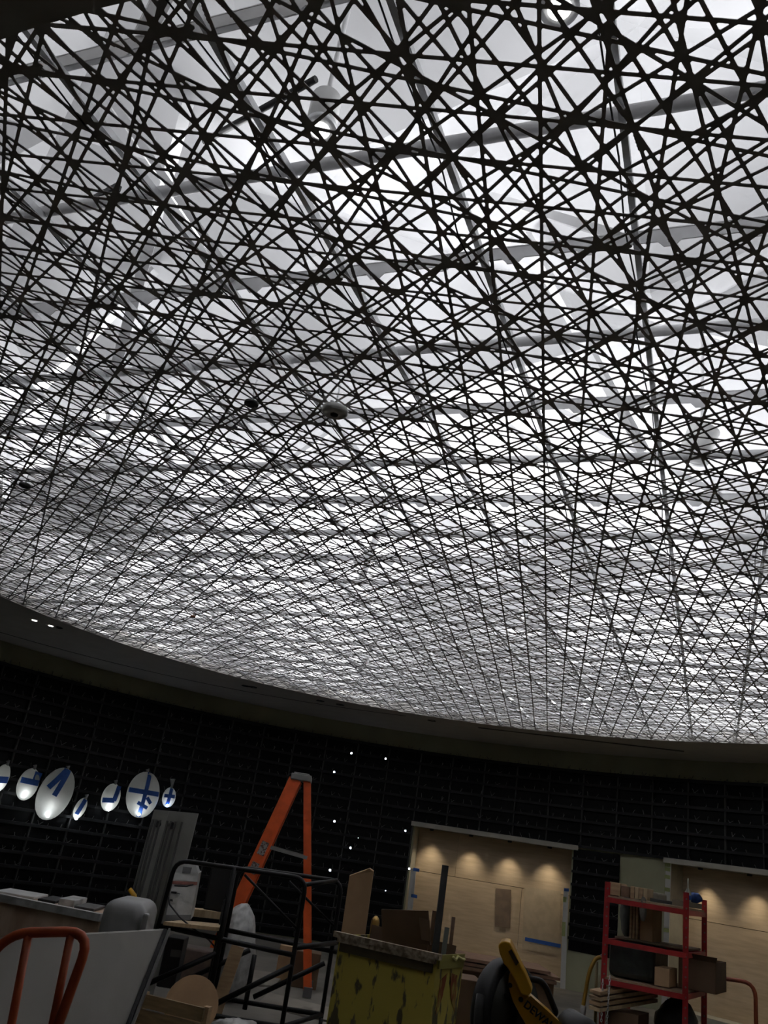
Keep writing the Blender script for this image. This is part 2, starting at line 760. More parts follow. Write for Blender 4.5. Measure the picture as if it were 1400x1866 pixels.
# plenum drum wall
b = MB()
vs, fs = [], []
for k in range(64):
    a = 2 * PI * k / 64
    for z in (CEIL + 0.15, ZR + 0.7):
        vs.append(Vector((CI.x + 7.3 * math.cos(a), CI.y + 7.3 * math.sin(a), z)))
for k in range(64):
    j = (k + 1) % 64
    fs.append((2 * k, 2 * k + 1, 2 * j + 1, 2 * j))
b.add(vs, fs)
b.build('plenum_wall', M_WHITE, ceiling)

# diagonal braces from the cross beams up to the roof
rb = random.Random(11)
for k in range(-6, 24, 1):
    for i in range(-12, 16, 3):
        u = i + rb.uniform(-.5, .5) + (k % 3)
        base = UV(u, k * 0.5 + 0.045, 0.11)
        if not inside(Vector((base.x, base.y, 0)), -0.1): continue
        if rb.random() < 0.45: continue
        d = D1 * rb.choice((-1.0, 1.0)) * rb.uniform(.6, 1.4) + D2 * rb.uniform(-.9, .9)
        top = base + d + UPZ * 1.15
        b = MB()
        b.bar(base, top, 0.06, 0.04)
        b.build('brace', M_BRACE, ceiling)

# added area lights without fixtures, washing the roof from above the notched channels
DIMMED = ((1300, 520, .02), (1380, 620, .02), (1250, 640, .03), (60, 330, .05), (900, 400, .12), (1180, 60, 1.3), (420, 300, 1.2), (830, 590, 1.3), (330, 40, 1.2), (1190, 890, 1.3), (700, 700, .15), (250, 640, .9))
rl = random.Random(3)
nl = 0
for k in range(-6, 24, 2):
    for i in range(-12, 16, 2):
        q = UV(i + 0.5 + (k // 2 % 2), k * 0.5 + 0.045, 0.36)
        if not inside(Vector((q.x, q.y, 0)), -0.25): continue
        e = rl.choice((0.0, 0.02, 0.12, 0.7, 2.0))
        for (ax_, ay_, ae_) in DIMMED:
            aq = PZ(ax_, ay_, CEIL + .8)
            if (aq - q).xy.length < .75: e = ae_
        light('roof_wash_light', 'AREA', q, (14.0 + 1.75 * max(0.0, q.y - 3.0)) * e, (0.97, 0.98, 1.0), 1.1, 0.06, target=q + UPZ + D2 * rl.uniform(-.7, .7) + D1 * rl.uniform(-.5, .5))
        nl += 1
print('roof wash lights', nl)
#SECTION room
# ================================================================== ROOM SHELL
b = MB()
n = 96
vs = [Vector((CI.x + 12 * math.cos(2 * PI * k / n), CI.y + 12 * math.sin(2 * PI * k / n), 0)) for k in range(n)]
b.prism(vs, Vector((0, 0, -0.1)))
fl = b.build('floor', M_FLOOR)
tag(fl, 'dusty grey concrete floor of the round hall under construction', 'floor', kind='structure')

TOPZ = CEIL - 0.33                       # top of the black slat wall
HZ1 = onwall(900, 1527).z                # niche header heights
deg = math.radians
TN1L, TN1R = theta(onwall(757, 1505)), theta(onwall(1043, 1547))
TN2L, TN2R = theta(onwall(1222, 1568)), deg(26)
TPR = theta(onwall(1131, 1555))
NZ = HZ1 + 0.0


def arc_slab(mb, t0, t1, z0, z1, off0, off1, step=deg(1.5)):
    """curved slab between two radii of the wall circle (off = distance inwards)"""
    k = max(1, int(abs(t1 - t0) / step))
    vs, fs = [], []
    for i in range(k + 1):
        t = t0 + (t1 - t0) * i / k
        vs += [wallpt(t, z0, off0), wallpt(t, z1, off0), wallpt(t, z1, off1), wallpt(t, z0, off1)]
    for i in range(k):
        for q in range(4):
            fs.append((i * 4 + q, i * 4 + (q + 1) % 4, i * 4 + 4 + (q + 1) % 4, i * 4 + 4 + q))
    fs += [(0, 1, 2, 3), (k * 4, k * 4 + 3, k * 4 + 2, k * 4 + 1)]
    mb.add(vs, fs)


wall = bpy.data.objects.new('wall_back', None)
COL.objects.link(wall)
wall.location = (C0.x, C0.y + RW, 0)
tag(wall, 'curved black slat wall with rows of clips around the hall', 'wall', kind='structure')
b = MB()
arc_slab(b, deg(205), TN1L, 0, CEIL - .013, 0, -0.15)
arc_slab(b, TN1L, TN1R, NZ, CEIL - .013, 0, -0.15)
arc_slab(b, TN1R, TN2L, 0, CEIL - .013, 0, -0.15)
arc_slab(b, TN2L, TN2R, NZ, CEIL - .013, 0, -0.15)
arc_slab(b, TN2R, deg(-25), 0, CEIL - .013, 0, -0.15)
b.build('wall_surface', M_OLIVE, wall)
# dark backing behind the slats
b = MB()
arc_slab(b, deg(165), TN1L + .004, 0.02, TOPZ, 0.012, 0.002)
arc_slab(b, TN1L + .012, deg(28), NZ + .06, TOPZ, 0.0125, 0.002)
PZ0 = onwall(1090, 1742).z
arc_slab(b, TN1R - .004, TPR, PZ0, NZ + .02, 0.012, 0.002)
b.build('slat_backing', M_RAIL, wall)
M_SLAT = mat('slat_black', (0.016, 0.017, 0.018), 0.5, spec=.25, noise=.3, nscale=6)
ROW = 0.213
nrows = int((TOPZ - 0.15) / ROW)
TPL = TN1R - .004
cl = MB()
rc = random.Random(2)
for r in range(nrows + 1):
    z = TOPZ - 0.03 - r * ROW
    spans = [(deg(165), deg(28))] if z > NZ + 0.07 else [(deg(165), TN1L + .006)] + ([(TPL, TPR)] if z > PZ0 else [])
    for t0, t1 in spans:
        b = MB()
        arc_slab(b, t0, t1, z - 0.012, z + 0.012, 0.085, 0.012)
        arc_slab(b, t0, t1, z - 0.034, z - 0.012, 0.085, 0.077)
        b.build('slat', M_SLAT, wall)
        t = t0 - deg(.6)
        while t > t1 + deg(.3):
            if deg(33) < t < deg(147):
                q = wallpt(t, z, 0.07)
                tn = Vector((-math.sin(t), math.cos(t), 0))
                lean = rc.uniform(-.04, .04)
                hgt = rc.uniform(.04, .08)
                if rc.random() < .85:
                    cl.bar(q + UPZ * .012, q + UPZ * (.012 + hgt) + tn * lean, 0.012, 0.006)
                if rc.random() < .35:
                    cl.bar(q + UPZ * .012, q + UPZ * (.012 + hgt * .8) - tn * (lean + .03), 0.012, 0.006)
            t -= deg(1.35) * rc.uniform(.8, 1.2)
o = cl.build('clips', M_CLIP, wall)
o['kind'] = 'stuff'
# posts that tie the slats together
for t in np.arange(33.5, 150, 4.45):
    z0 = NZ + .06 if t < math.degrees(TN1L) else 0.05
    b = MB()
    q0, q1 = wallpt(deg(t), z0, 0.05), wallpt(deg(t), TOPZ, 0.05)
    tn = Vector((-math.sin(deg(t)), math.cos(deg(t)), 0))
    rn = Vector((math.cos(deg(t)), math.sin(deg(t)), 0))
    b.box((q0 + q1) / 2, 0.022, 0.05, (q1 - q0).z, (tn, rn, UPZ))
    b.build('post', mat('post_dark', (0.035, 0.037, 0.034), 0.6, noise=.3, nscale=5), wall)
    # pair of little bolts at the head of each post
    b = MB()
    for s in (-.05, .05):
        b.lathe([(0.008, 0), (0.008, .012)], q1 + tn * s - rn * .05 + UPZ * .01, -rn, 8)
    b.build('bolt_pair', M_CLIP, wall)
# front side of the hall behind the camera
b = MB()
b.box((0.4, -2.6, CEIL / 2), 16, 0.15, CEIL)
tag(b.build('wall_front', M_OLIVE), 'plain dark wall behind the viewer at the hall entrance', 'wall', kind='structure')

# ---- niches with plywood backs
def niche(tl, tr, label, depth, name, sheets, lights):
    A, B = wallpt(tl, 0), wallpt(tr, 0)
    X = (B - A).normalized()
    N = Vector((X.y, -X.x, 0))           # towards the room
    if N.dot(C0 - A) < 0: N = -N
    Wd = (B - A).length
    root = bpy.data.objects.new(name, None)
    COL.objects.link(root)
    root.location = A
    tag(root, label, 'wall niche', kind='structure')
    jb = MB()
    d0 = 0.0
    jb.box(A - N * (depth / 2) - X * .03 + UPZ * NZ / 2, .06, depth, NZ, (X, N, UPZ))
    jb.box(B - N * (depth / 2) + X * .03 + UPZ * NZ / 2, .06, depth, NZ, (X, N, UPZ))
    jb.box(A + X * Wd / 2 - N * (depth / 2) + UPZ * (NZ + .04), Wd + .12, depth, .08, (X, N, UPZ))
    jb.box(A + X * Wd / 2 - N * (depth / 2) + UPZ * .04, Wd + .12, depth, .08, (X, N, UPZ))
    jb.build('niche_lining', M_TRIM, root)
    for (x0, x1, z0, z1) in sheets:
        s = MB()
        c = A + X * (Wd * (x0 + x1) / 2) - N * (depth - .012) + UPZ * (z0 + z1) / 2
        s.box(c, Wd * (x1 - x0) - .006, .024 if z0 < 1 else .03, (z1 - z0) - .006, (X, N, UPZ))
        s.build('plywood_sheet', M_PLY, root)
    for xf in lights:
        q = A + X * (Wd * xf) - N * (depth - .26) + UPZ * (NZ - .02)
        s = MB()
        s.lathe([(0.04, 0), (0.04, -.03), (0.03, -.032)], q + UPZ * .015, n=12)
        f_ = s.build('puck_light', M_BLACK, root)
        light('niche_spot', 'SPOT', q - UPZ * .03, 21.0, (1.0, 0.86, 0.64), 0.03, target=q - UPZ * 1.0 - N * .05, spot=deg(86), blend=1.0)
    return A, B, X, N, Wd, root


SEAM = onwall(900, 1610).z
A1, B1, X1, N1, W1, R1 = niche(TN1L, TN1R, 'plywood-backed niche behind the hopper, with four scalloped warm lights', .42, 'trim_1',
                               [(0, .27, SEAM, NZ), (.27, 1, SEAM, NZ), (0, .70, .08, SEAM), (.70, 1, .08, SEAM)], (.10, .36, .61, .86))
A2, B2, X2, N2, W2, R2 = niche(TN2L, TN2R, 'plywood-backed niche at the right behind the red rack', .42, 'trim_2',
                               [(0, .62, SEAM - .03, NZ), (.62, 1, SEAM - .03, NZ), (0, .55, .08, SEAM - .03), (.55, 1, .08, SEAM - .03)], (.14, .40, .66, .9))


def face_strip(px0, py0, px1, py1, wdt, A, X, N, M, name, parent, th=0.012, push=0.0):
    """flat strip on the niche's front plane through two picture points"""
    def hit(px, py):
        d = ray(px, py)
        o = Vector((0, 0, EYE))
        t = (A + N * push - o).dot(N) / d.dot(N)
        return o + d * t
    a, c = hit(px0, py0), hit(px1, py1)
    b = MB()
    dirn = (c - a).normalized()
    b.box((a + c) / 2, wdt, (c - a).length, th, (dirn.cross(N).normalized(), dirn, N))
    return b.build(name, M, parent)


M_HEAD = mat('header_trim', (0.48, 0.464, 0.4), 0.6, noise=.1, nscale=5)
for (A, B, X, N, W, R) in ((A1, B1, X1, N1, W1, R1), (A2, B2, X2, N2, W2, R2)):
    b = MB()
    b.box(A + X * (W / 2 + .03) + N * .11 + UPZ * (NZ + .035), W + .16, .05, .08, (X, N, UPZ))
    b.build('header', M_HEAD, R)
# taped white edge strips
face_strip(754, 1583, 744, 1692, 0.10, A1, X1, N1, M_PAPERW, 'edge_strip', R1, push=.03)
for y in (1584, 1632):
    face_strip(742 + (1650 - y) * .08 + 6, y, 759 + (1650 - y) * .08, y + 2, 0.055, A1, X1, N1, M_TAPE, 'blue_tape', R1, .004, .04)
face_strip(1032, 1622, 1024, 1850, 0.085, A1, X1, N1, M_PAPERW, 'edge_strip', R1, push=.03)
face_strip(1028, 1621, 1037, 1622, .05, A1, X1, N1, M_TAPE, 'blue_tape', R1, .004, .04)
for y, dy in ((1634, 10), (1680, 26)):
    face_strip(1030 - (y - 1622) * .035, y, 1030 - (y + dy - 1622) * .035, y + dy, .06, A1, X1, N1, M_YTAPE, 'green_tape', R1, .004, .04)
face_strip(1219, 1570, 1210, 1866, .10, A2, X2, N2, M_PAPERW, 'edge_strip', R2, push=.03)
for y, dy in ((1575, 5), (1583, 6), (1597, 7), (1620, 8), (1694, 7)):
    face_strip(1212 - (y - 1575) * .02, y, 1222 - (y - 1575) * .02, y + 2, .06, A2, X2, N2, M_YTAPE, 'green_tape', R2, .004, .04)
face_strip(1218, 1820, 1217, 1866, .05, A2, X2, N2, M_TAPE, 'blue_tape', R2, .004, .04)
# blue tape across the plywood and the clear sleeve pinned to it
face_strip(957, 1711, 1022, 1724, .06, A1, X1, N1, M_TAPE, 'blue_tape', R1, .004, -.385)
M_FILM = mat('clear_film', (0.54, 0.44, 0.31), 0.18, spec=.6, noise=.1, nscale=9)
M_SLEEVE = mat('clear_sleeve', (0.27, 0.20, 0.145), 0.15, spec=.7, noise=.2, nscale=7)
face_strip(989, 1620, 986, 1735, .66, A1, X1, N1, M_FILM, 'clear_film', R1, .004, -.39)
face_strip(918, 1620, 916, 1690, .28, A1, X1, N1, M_SLEEVE, 'clear_sleeve', R1, .006, -.385)

# ================================================================== LED POINTS ON THE WALL
M_LED = emat('led_cold', (0.72, 0.80, 1.0), 9.0)
LEDS = [(640.5, 1372.7, 1), (703, 1382.6, 1), (609, 1407, 1), (609.6, 1496.7, 1), (739, 1514, .9), (653, 1527, .35), (639, 1545, 1), (601.6, 1585.7, 1.1), (746, 1583, .9), (703, 1623, .45)]
WHERE = ['highest on the wall above the ladder', 'right of the highest, near the soffit', 'just right of the ladder top', 'middle of the column right of the ladder',
         'left of the plywood niche header', 'faint dot beside the middle column', 'below the middle column light', 'just above the black platform rail',
         'at the left edge of the plywood niche', 'faint dot right of the standing cardboard']
for (px, py, s), wh in zip(LEDS, WHERE):
    q = onwall(px, py, .10)
    rn = Vector((math.cos(theta(q)), math.sin(theta(q)), 0))
    t = thing('led_light', 'tiny cold white LED, ' + wh, 'light', q - UPZ * .02, 'LED points on the black wall')
    b = MB()
    b.lathe([(0.022 * s, 0), (0.022 * s, .05)], q + rn * .03, -rn, 10).build('holder', M_BLACK, t)
    b = MB()
    b.lathe([(0.019 * s, 0), (0.016 * s, .012), (0.008 * s, .02)], q - rn * .02, -rn, 10).build('bulb', M_LED, t)

# ================================================================== TAPED GLASS LENSES ON THE WALL
M_GLOBE = bpy.data.materials.new('wrapped_glass')
M_GLOBE.use_nodes = True
nt = M_GLOBE.node_tree
pb = nt.nodes['Principled BSDF']
pb.inputs['Base Color'].default_value = (0.62, 0.63, 0.59, 1)
pb.inputs['Roughness'].default_value = 0.35
pb.inputs['Subsurface Weight'].default_value = 0.0
tr = nt.nodes.new('ShaderNodeBsdfTranslucent')
tr.inputs[0].default_value = (0.55, 0.56, 0.53, 1)
mx = nt.nodes.new('ShaderNodeMixShader')
mx.inputs[0].default_value = 0.5
nt.links.new(pb.outputs[0], mx.inputs[1])
nt.links.new(tr.outputs[0], mx.inputs[2])
nt.links.new(mx.outputs[0], nt.nodes['Material Output'].inputs[0])
nz = nt.nodes.new('ShaderNodeTexNoise'); nz.inputs['Scale'].default_value = 14; nz.inputs['Detail'].default_value = 6
tcn = nt.nodes.new('ShaderNodeTexCoord'); nt.links.new(tcn.outputs['Object'], nz.inputs['Vector'])
bpn = nt.nodes.new('ShaderNodeBump'); bpn.inputs['Strength'].default_value = .35; bpn.inputs['Distance'].default_value = .02
nt.links.new(nz.outputs['Fac'], bpn.inputs['Height']); nt.links.new(bpn.outputs[0], pb.inputs['Normal'])
M_LEDB = emat('led_lens', (0.85, 0.92, 1.0), 22.0)
M_LEDBLUE = emat('led_lens_blue', (0.25, 0.42, 1.0), 20.0)


def lens(px, py, wpx, hpx, tilt, ledx, ledy, tapes, label, neck=False, blue=False, power=.5):
    q = onwall(px, py, .14)
    dist = (q - Vector((0, 0, EYE))).length
    k = dist / FPX
    N = -(q - Vector((0, 0, EYE))).normalized()
    N = (N * .4 + Vector((-math.cos(theta(q)), -math.sin(theta(q)), 0)) * .6).normalized()
    # local axes in the lens plane
    up = (UPZ - N * UPZ.dot(N)).normalized()
    rt = up.cross(N).normalized()
    a, bb, c = wpx * k / 2, hpx * k / 2, wpx * k * .22
    tl = math.radians(tilt) - ROLL
    X = rt * math.cos(tl) - up * math.sin(tl)
    Y = rt * math.sin(tl) + up * math.cos(tl)
    t = thing('wrapped_lens', label, 'glass lens', q - up * bb, 'wrapped glass lenses on the left wall')
    mb = MB()
    vs, fs = [], []
    nu, nv = 28, 14
    for i in range(nv + 1):
        ph = -PI / 2 + PI * i / nv
        for j in range(nu):
            th = 2 * PI * j / nu
            vs.append(q + X * (a * math.cos(ph) * math.cos(th)) + Y * (bb * math.sin(ph)) + N * (c * math.cos(ph) * math.sin(th)))
    for i in range(nv):
        for j in range(nu):
            fs.append((i * nu + j, i * nu + (j + 1) % nu, (i + 1) * nu + (j + 1) % nu, (i + 1) * nu + j))
    mb.add(vs, fs, True)
    mb.build('glass_body', M_GLOBE, t)
    # gathered plastic wrap at the top
    mb = MB()
    top = q + Y * bb * .93
    mb.tube([top, top + Y * .04 + X * .01, top + Y * (.16 if neck else .07) - X * .005], [.03, .02, .035 if not neck else .05], 8)
    mb.build('plastic_knot', mat('plastic_wrap', (.35, .35, .34), .3, noise=.3, nscale=20), t)
    # wall fixing
    mb = MB()
    mb.tube([q - N * c * .8, q - N * .2], .012, 6)
    mb.build('stem', M_BLACK, t)
    for (x0, y0, x1, y1, wd) in tapes:
        mb = MB()
        n = 10
        rows = []
        for i in range(n + 1):
            s = i / n
            x, y = x0 + (x1 - x0) * s, y0 + (y1 - y0) * s
            dx, dy = (x1 - x0) * a, (y1 - y0) * bb
            L = math.hypot(dx, dy)
            nx_, ny_ = -dy / L * wd / 2, dx / L * wd / 2
            rr_ = []
            for sg in (-1, 1):
                xx, yy = x * a + nx_ * sg, y * bb + ny_ * sg
                zz = c * math.sqrt(max(0.0, 1 - (xx / a) ** 2 - (yy / bb) ** 2)) + .006
                rr_ += [q + X * xx + Y * yy + N * zz, q + X * xx + Y * yy + N * (zz + .003)]
            rows.append(rr_)
        vs = [v for r_ in rows for v in r_]
        fs = []
        for i in range(n):
            for e0, e1 in ((0, 1), (1, 3), (3, 2), (2, 0)):
                fs.append((i * 4 + e0, i * 4 + e1, i * 4 + 4 + e1, i * 4 + 4 + e0))
        fs += [(0, 2, 3, 1), (n * 4, n * 4 + 1, n * 4 + 3, n * 4 + 2)]
        mb.add(vs, fs)
        mb.build('blue_tape', M_TAPE, t)
    lq = onwall(ledx, ledy, .14 + c)
    mb = MB()
    mb.lathe([(.02, 0), (.026, .02), (.024, .05), (.012, .06)], lq - N * .03, N, 12)
    mb.build('led', M_LEDBLUE if blue else M_LEDB, t)
    light('lens_glow', 'POINT', lq + N * .05 + up * .03, power * .07, (.9, .95, 1.0) if not blue else (.5, .65, 1.0), .02, parent=t)
    light('lens_inner', 'POINT', q - Y * bb * .45, power * 1.3, (.95, .97, 1.0), .03, parent=t)


lens(2, 1418, 24, 44, 15, -6, 1437, [(-.9, -.2, .9, 0, .10)], 'glass lens cut by the left picture edge, taped across')
lens(51, 1429, 33, 50, 14, 43.7, 1451, [(-.85, .15, .9, .2, .09), (.55, .85, .5, .1, .13)], 'small taped glass lens left of the largest upright lens')
lens(100.5, 1446, 54, 83, 20, 87, 1487, [(.0, .97, -.6, .1, .085), (.1, .97, -.1, -.1, .085)], 'largest glass lens, two tape strips from its top forming a one', power=1.0)
lens(146, 1473, 18, 34, 22, 139, 1491, [(.1, .9, -.2, -.6, .07)], 'smallest oval lens hanging lowest in the row, one tape strip', power=.3)
lens(202, 1453, 30, 44, 12, 198, 1475, [(.5, .9, .35, -.2, .08), (-.85, -.3, .4, -.15, .08)], 'grey glass lens with an L of blue tape, left of the crossed lens')
lens(260.5, 1448, 54, 73, 6, 253, 1484, [(.15, .98, -.05, -.95, .07), (-.92, .15, .92, .08, .08), (-.3, -.35, .35, -.55, .06), (.2, -.1, .5, -.35, .06)], 'large round-topped lens taped with a blue cross', blue=False, power=1.0)
lens(308, 1453, 22, 32, 8, 305, 1468, [(-.8, .1, .8, .15, .06), (.1, .9, -.1, -.8, .06)], 'little taped lens with a twisted plastic neck, right end of the row', neck=True, blue=True, power=.3)
#SECTION things
# ================================================================== THINGS ON THE FLOOR
M_ORANGE = mat('ladder_orange', (0.806, 0.1162, 0.02325), 0.45, noise=.15, nscale=9)
M_ALU = mat('dull_aluminium', (0.30, 0.30, 0.29), 0.45, .3, noise=.15, nscale=15)
M_BTUBE = mat('black_tube', (0.006, 0.006, 0.0065), 0.45, spec=.25, noise=.3, nscale=12)
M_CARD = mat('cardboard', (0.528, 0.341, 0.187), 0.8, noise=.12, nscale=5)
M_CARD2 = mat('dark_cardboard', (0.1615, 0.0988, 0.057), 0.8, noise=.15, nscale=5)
M_YEL = mat('hopper_yellow', (0.56, 0.46, 0.085), 0.5, col2=(0.12, 0.10, 0.05), nscale=6.5, stretch=(2.6, 2.6, .9), ramp=(0.40, 0.45))
M_RUST = mat('worn_rim', (0.48, 0.4, 0.288), 0.6, col2=(0.192, 0.144, 0.096), nscale=30)
M_RED = mat('rack_red', (0.435, 0.029, 0.029), 0.45, noise=.25, nscale=8)
M_DRED = mat('cart_red', (0.414, 0.09, 0.036), 0.45, noise=.25, nscale=8)
M_WOOD = wood('raw_timber', (0.561, 0.391, 0.221), (0.374, 0.2465, 0.136), (1, 1, 8), 4)
M_WOODX = wood('raw_plank', (0.612, 0.459, 0.272), (0.442, 0.323, 0.187), (8, 1, 1), 4)
M_DWOOD = wood('brown_sheet', (0.26, 0.15, 0.09), (0.18, 0.1, 0.06), (3, 3, 3), 4)
M_FILMW = mat('white_plastic', (0.608, 0.608, 0.589), 0.35, noise=.35, nscale=9, bump=.6, bscale=14)
M_DKBAG = mat('dark_bag', (0.03, 0.034, 0.03), 0.5, noise=.5, nscale=9, bump=.7, bscale=12)
M_GREY = mat('grey_plastic', (0.36, 0.36, 0.354), 0.4, noise=.06, nscale=6)
M_DGREY = mat('dark_grey', (0.0675, 0.0675, 0.0675), 0.55, noise=.2, nscale=8)
M_TOOLY = mat('tool_yellow', (0.75, 0.39, 0.018), 0.4, noise=.12, nscale=10)
M_CORE = mat('board_grey', (0.44, 0.425, 0.39), 0.7, noise=.05, nscale=4)
M_WHITEP = mat('white_paper', (0.588, 0.588, 0.574), 0.7, noise=.08, nscale=8)
M_OTUBE = mat('orange_tube', (0.612, 0.119, 0.034), 0.45, noise=.2, nscale=10)
TOCAM = Vector((0, -1, 0))


def upbox(mb, pL, pR, depth, z0):
    """upright box: pL, pR are the top front corners (same height used), going back by depth"""
    pL, pR = Vector(pL), Vector(pR)
    zt = (pL.z + pR.z) / 2
    d = Vector((pR.x - pL.x, pR.y - pL.y, 0))
    L = d.length
    X = d.normalized()
    N = Vector((-X.y, X.x, 0))
    if N.y < 0: N = -N
    c = Vector(((pL.x + pR.x) / 2, (pL.y + pR.y) / 2, (zt + z0) / 2)) + N * depth / 2
    mb.box(c, L, depth, zt - z0, (X, N, UPZ))
    return X, N, zt, L


# ---------------- stepladder
top = P(547, 1418, 11.2)
rb_ = PZ(560, 1812, 0)
lad = thing('stepladder', 'tall orange fibreglass stepladder standing open behind the black platform', 'ladder', (top.x - .4, 11.2, 0))
xr = rb_.x
xl = P(437, 1650, 11.2)
sl = (xl.x - top.x) / (xl.z - top.z)
xlb = top.x + sl * (0 - top.z)
ztop = top.z
b = MB()
b.box((top.x + .02, 11.2, ztop), .26, .40, .075)
b.box((top.x + .02, 11.2, ztop + .045), .20, .36, .02)
b.build('top_cap', mat('cap_grey', (.26, .26, .25), .6, noise=.2), lad, .01)
for s in (-1, 1):
    # front rail (left) and rear rail (right), channel shaped
    a0 = Vector((top.x - .05, 11.2 + s * .17, ztop - .03))
    a1 = Vector((xlb, 11.2 + s * .27, 0.03))
    b = MB()
    d = (a1 - a0).normalized()
    side = Vector((0, 1, 0))
    nrm = d.cross(side).normalized()
    b.box((a0 + a1) / 2, .155, (a1 - a0).length, .012, (nrm, d, side))
    for q in (-1, 1):
        b.box((a0 + a1) / 2 + nrm * q * .074 - side * s * .02, .010, (a1 - a0).length, .05, (nrm, d, side))
    r_ = b.build('front_rail', M_ORANGE, lad)
    b = MB()
    b.box(a1 + Vector((0, 0, -.005)), .13, .07, .05)
    b.build('rubber_foot', M_DGREY, r_)
    if s < 0:
        for t, hh in ((.37, .16), (.47, .13)):
            c = a0 + (a1 - a0) * t - side * .008
            m_ = MB()
            m_.box(c, .09, hh, .004, (nrm, d, side))
            m_.build('sticker', mat('sticker_white', (.30, .28, .27), .5, col2=(.1, .06, .05), nscale=40, ramp=(.45, .5)), r_)
        c = a0 + (a1 - a0) * .80 - side * .008
        m_ = MB()
        m_.box(c, .12, .22, .004, (nrm, d, side))
        m_.build('yellow_sticker', mat('sticker_yellow', (.45, .30, .02), .5, noise=.3, nscale=30), r_)
    c0_ = Vector((top.x + .10, 11.2 + s * .16, ztop - .03))
    c1_ = Vector((xr, 11.2 + s * .26, 0.03))
    b = MB()
    d = (c1_ - c0_).normalized()
    nrm = d.cross(side).normalized()
    b.box((c0_ + c1_) / 2, .085, (c1_ - c0_).length, .012, (nrm, d, side))
    for q in (-1, 1):
        b.box((c0_ + c1_) / 2 + nrm * q * .04 - side * s * .016, .008, (c1_ - c0_).length, .04, (nrm, d, side))
    r_ = b.build('rear_rail', M_ORANGE, lad)
    b = MB()
    b.box(c1_ + Vector((0, 0, .03)), .10, .06, .10)
    b.build('rubber_foot', mat('foot_grey', (.12, .12, .12), .7), r_)
for k in range(1, 8):
    t = k / 8
    zz = ztop * (1 - t)
    x = top.x - .05 + (xlb - top.x + .05) * t
    wdt = .17 + .10 * t
    b = MB()
    b.box((x, 11.2, zz), .085, wdt * 2 - .02, .03)
    b.build('step', M_ALU, lad)
    x2 = top.x + .10 + (xr - top.x - .10) * t
    if k % 2 == 0 or k == 5:
        b = MB()
        b.bar(Vector((x2, 11.2 - (.16 + .10 * t), zz)), Vector((x2, 11.2 + (.16 + .10 * t), zz)), .03, .03)
        b.build('rear_bar', M_ALU, lad)
for s in (-1, 1):
    t = .36
    q0 = Vector((top.x - .05 + (xlb - top.x + .05) * t, 11.2 + s * .205, ztop * (1 - t)))
    q1 = Vector((top.x + .10 + (xr - top.x - .10) * .385, 11.2 + s * .2, ztop * (1 - .385)))
    b = MB()
    b.bar(q0, q1, .012, .04)
    b.build('spreader', M_ALU, lad)

# ---------------- black rolling platform
YN, YF = 8.4, 9.25
pl = thing('rolling_platform', 'black tubular steel rolling platform with guard rails and stairs before the ladder', 'platform', (P(430, 1800, 8.8).x, 8.8, 0))


def vert(px, py, Y, z0=0.08):
    q = P(px, py, Y)
    return q, Vector((q.x, q.y, z0))


def rail(pts, name, r=.021):
    b = MB()
    b.tube(pts, r, 8)
    return b.build(name, M_BTUBE, pl)


n0, n0b = vert(321, 1567, YN)
n1, n1b = vert(559, 1601, YN)
n0b = n0b + Vector((-.06, 0, 0))
rail(rounded([n0b, n0, n1, n1b], .12), 'guard_rail')
f0, f0b = vert(436, 1580, YF)
f1, f1b = vert(624, 1606, YF)
rail(rounded([f0b, f0, f1, f1b], .12), 'guard_rail')
rail([n1 + Vector((-.03, 0, -.06)), f1 + Vector((-.06, 0, 0))], 'end_rail')
m0, m0b = vert(428, 1580, YN)
rail([m0, m0b], 'upright', .026)
g0, g0b = vert(492, 1590, YF)
rail([g0 - UPZ * .75, g0b], 'upright', .024)
rail([P(292, 1687, YN), P(537, 1741, YN)], 'mid_rail', .022)
rail([P(404, 1693, YF), P(614, 1735, YF)], 'mid_rail', .022)
rail([P(537, 1727, YN), P(612, 1718, YF)], 'mid_rail', .024)
rail([P(446, 1594, YN), P(542, 1693, YN)], 'diagonal_rod', .012)
rail([P(527, 1606, YF), P(611, 1690, YF)], 'diagonal_rod', .012)
rail([P(257, 1798, YN), P(395, 1737, YN)], 'stair_stringer', .024)
rail([P(350, 1781, YF), P(456, 1731, YF)], 'stair_stringer', .024)
rail([P(380, 1836, YN), P(534, 1759, YN)], 'stair_stringer', .024)
rail([P(462, 1817, YF), P(592, 1755, YF)], 'stair_stringer', .024)
for q in (n0b, n1b, m0b, f0b, f1b):
    b = MB()
    b.lathe([(.055, -.018), (.06, -.01), (.06, .01), (.055, .018)], Vector((q.x, q.y, .06)), Vector((1, 0, 0)), 16)
    b.build('caster', M_BLACK, pl)
m1, m1b = vert(412, 1640, YN + .25)
rail([m1 + Vector((0, 0, 0)), m1b], 'upright', .024)
for (a_, c_) in ((n0b, n1b), (f0b, f1b), (n0b, f0b), (n1b, f1b)):
    rail([a_ + UPZ * .06, c_ + UPZ * .06], 'base_tube', .022)

# things on or in front of the platform
b = MB()
a_, c_ = P(298, 1684, YN - .02), P(402, 1691, YN + .02)
b.prism([P(297, 1686, YN - .1), P(398, 1697, YN - .1), P(404, 1690, YN + .35), P(330, 1683, YN + .35)], UPZ * .03)
tag(b.build('plank', M_WOODX), 'pale plank laid on the platform rail beside the white carton', 'plank')
b = MB()
b.bar(P(345, 1661, YF + .5), P(412, 1668, YF + .5), .2, .07)
tag(b.build('plank', M_WOODX), 'pale timber plank behind the white carton and the black monitor', 'plank')

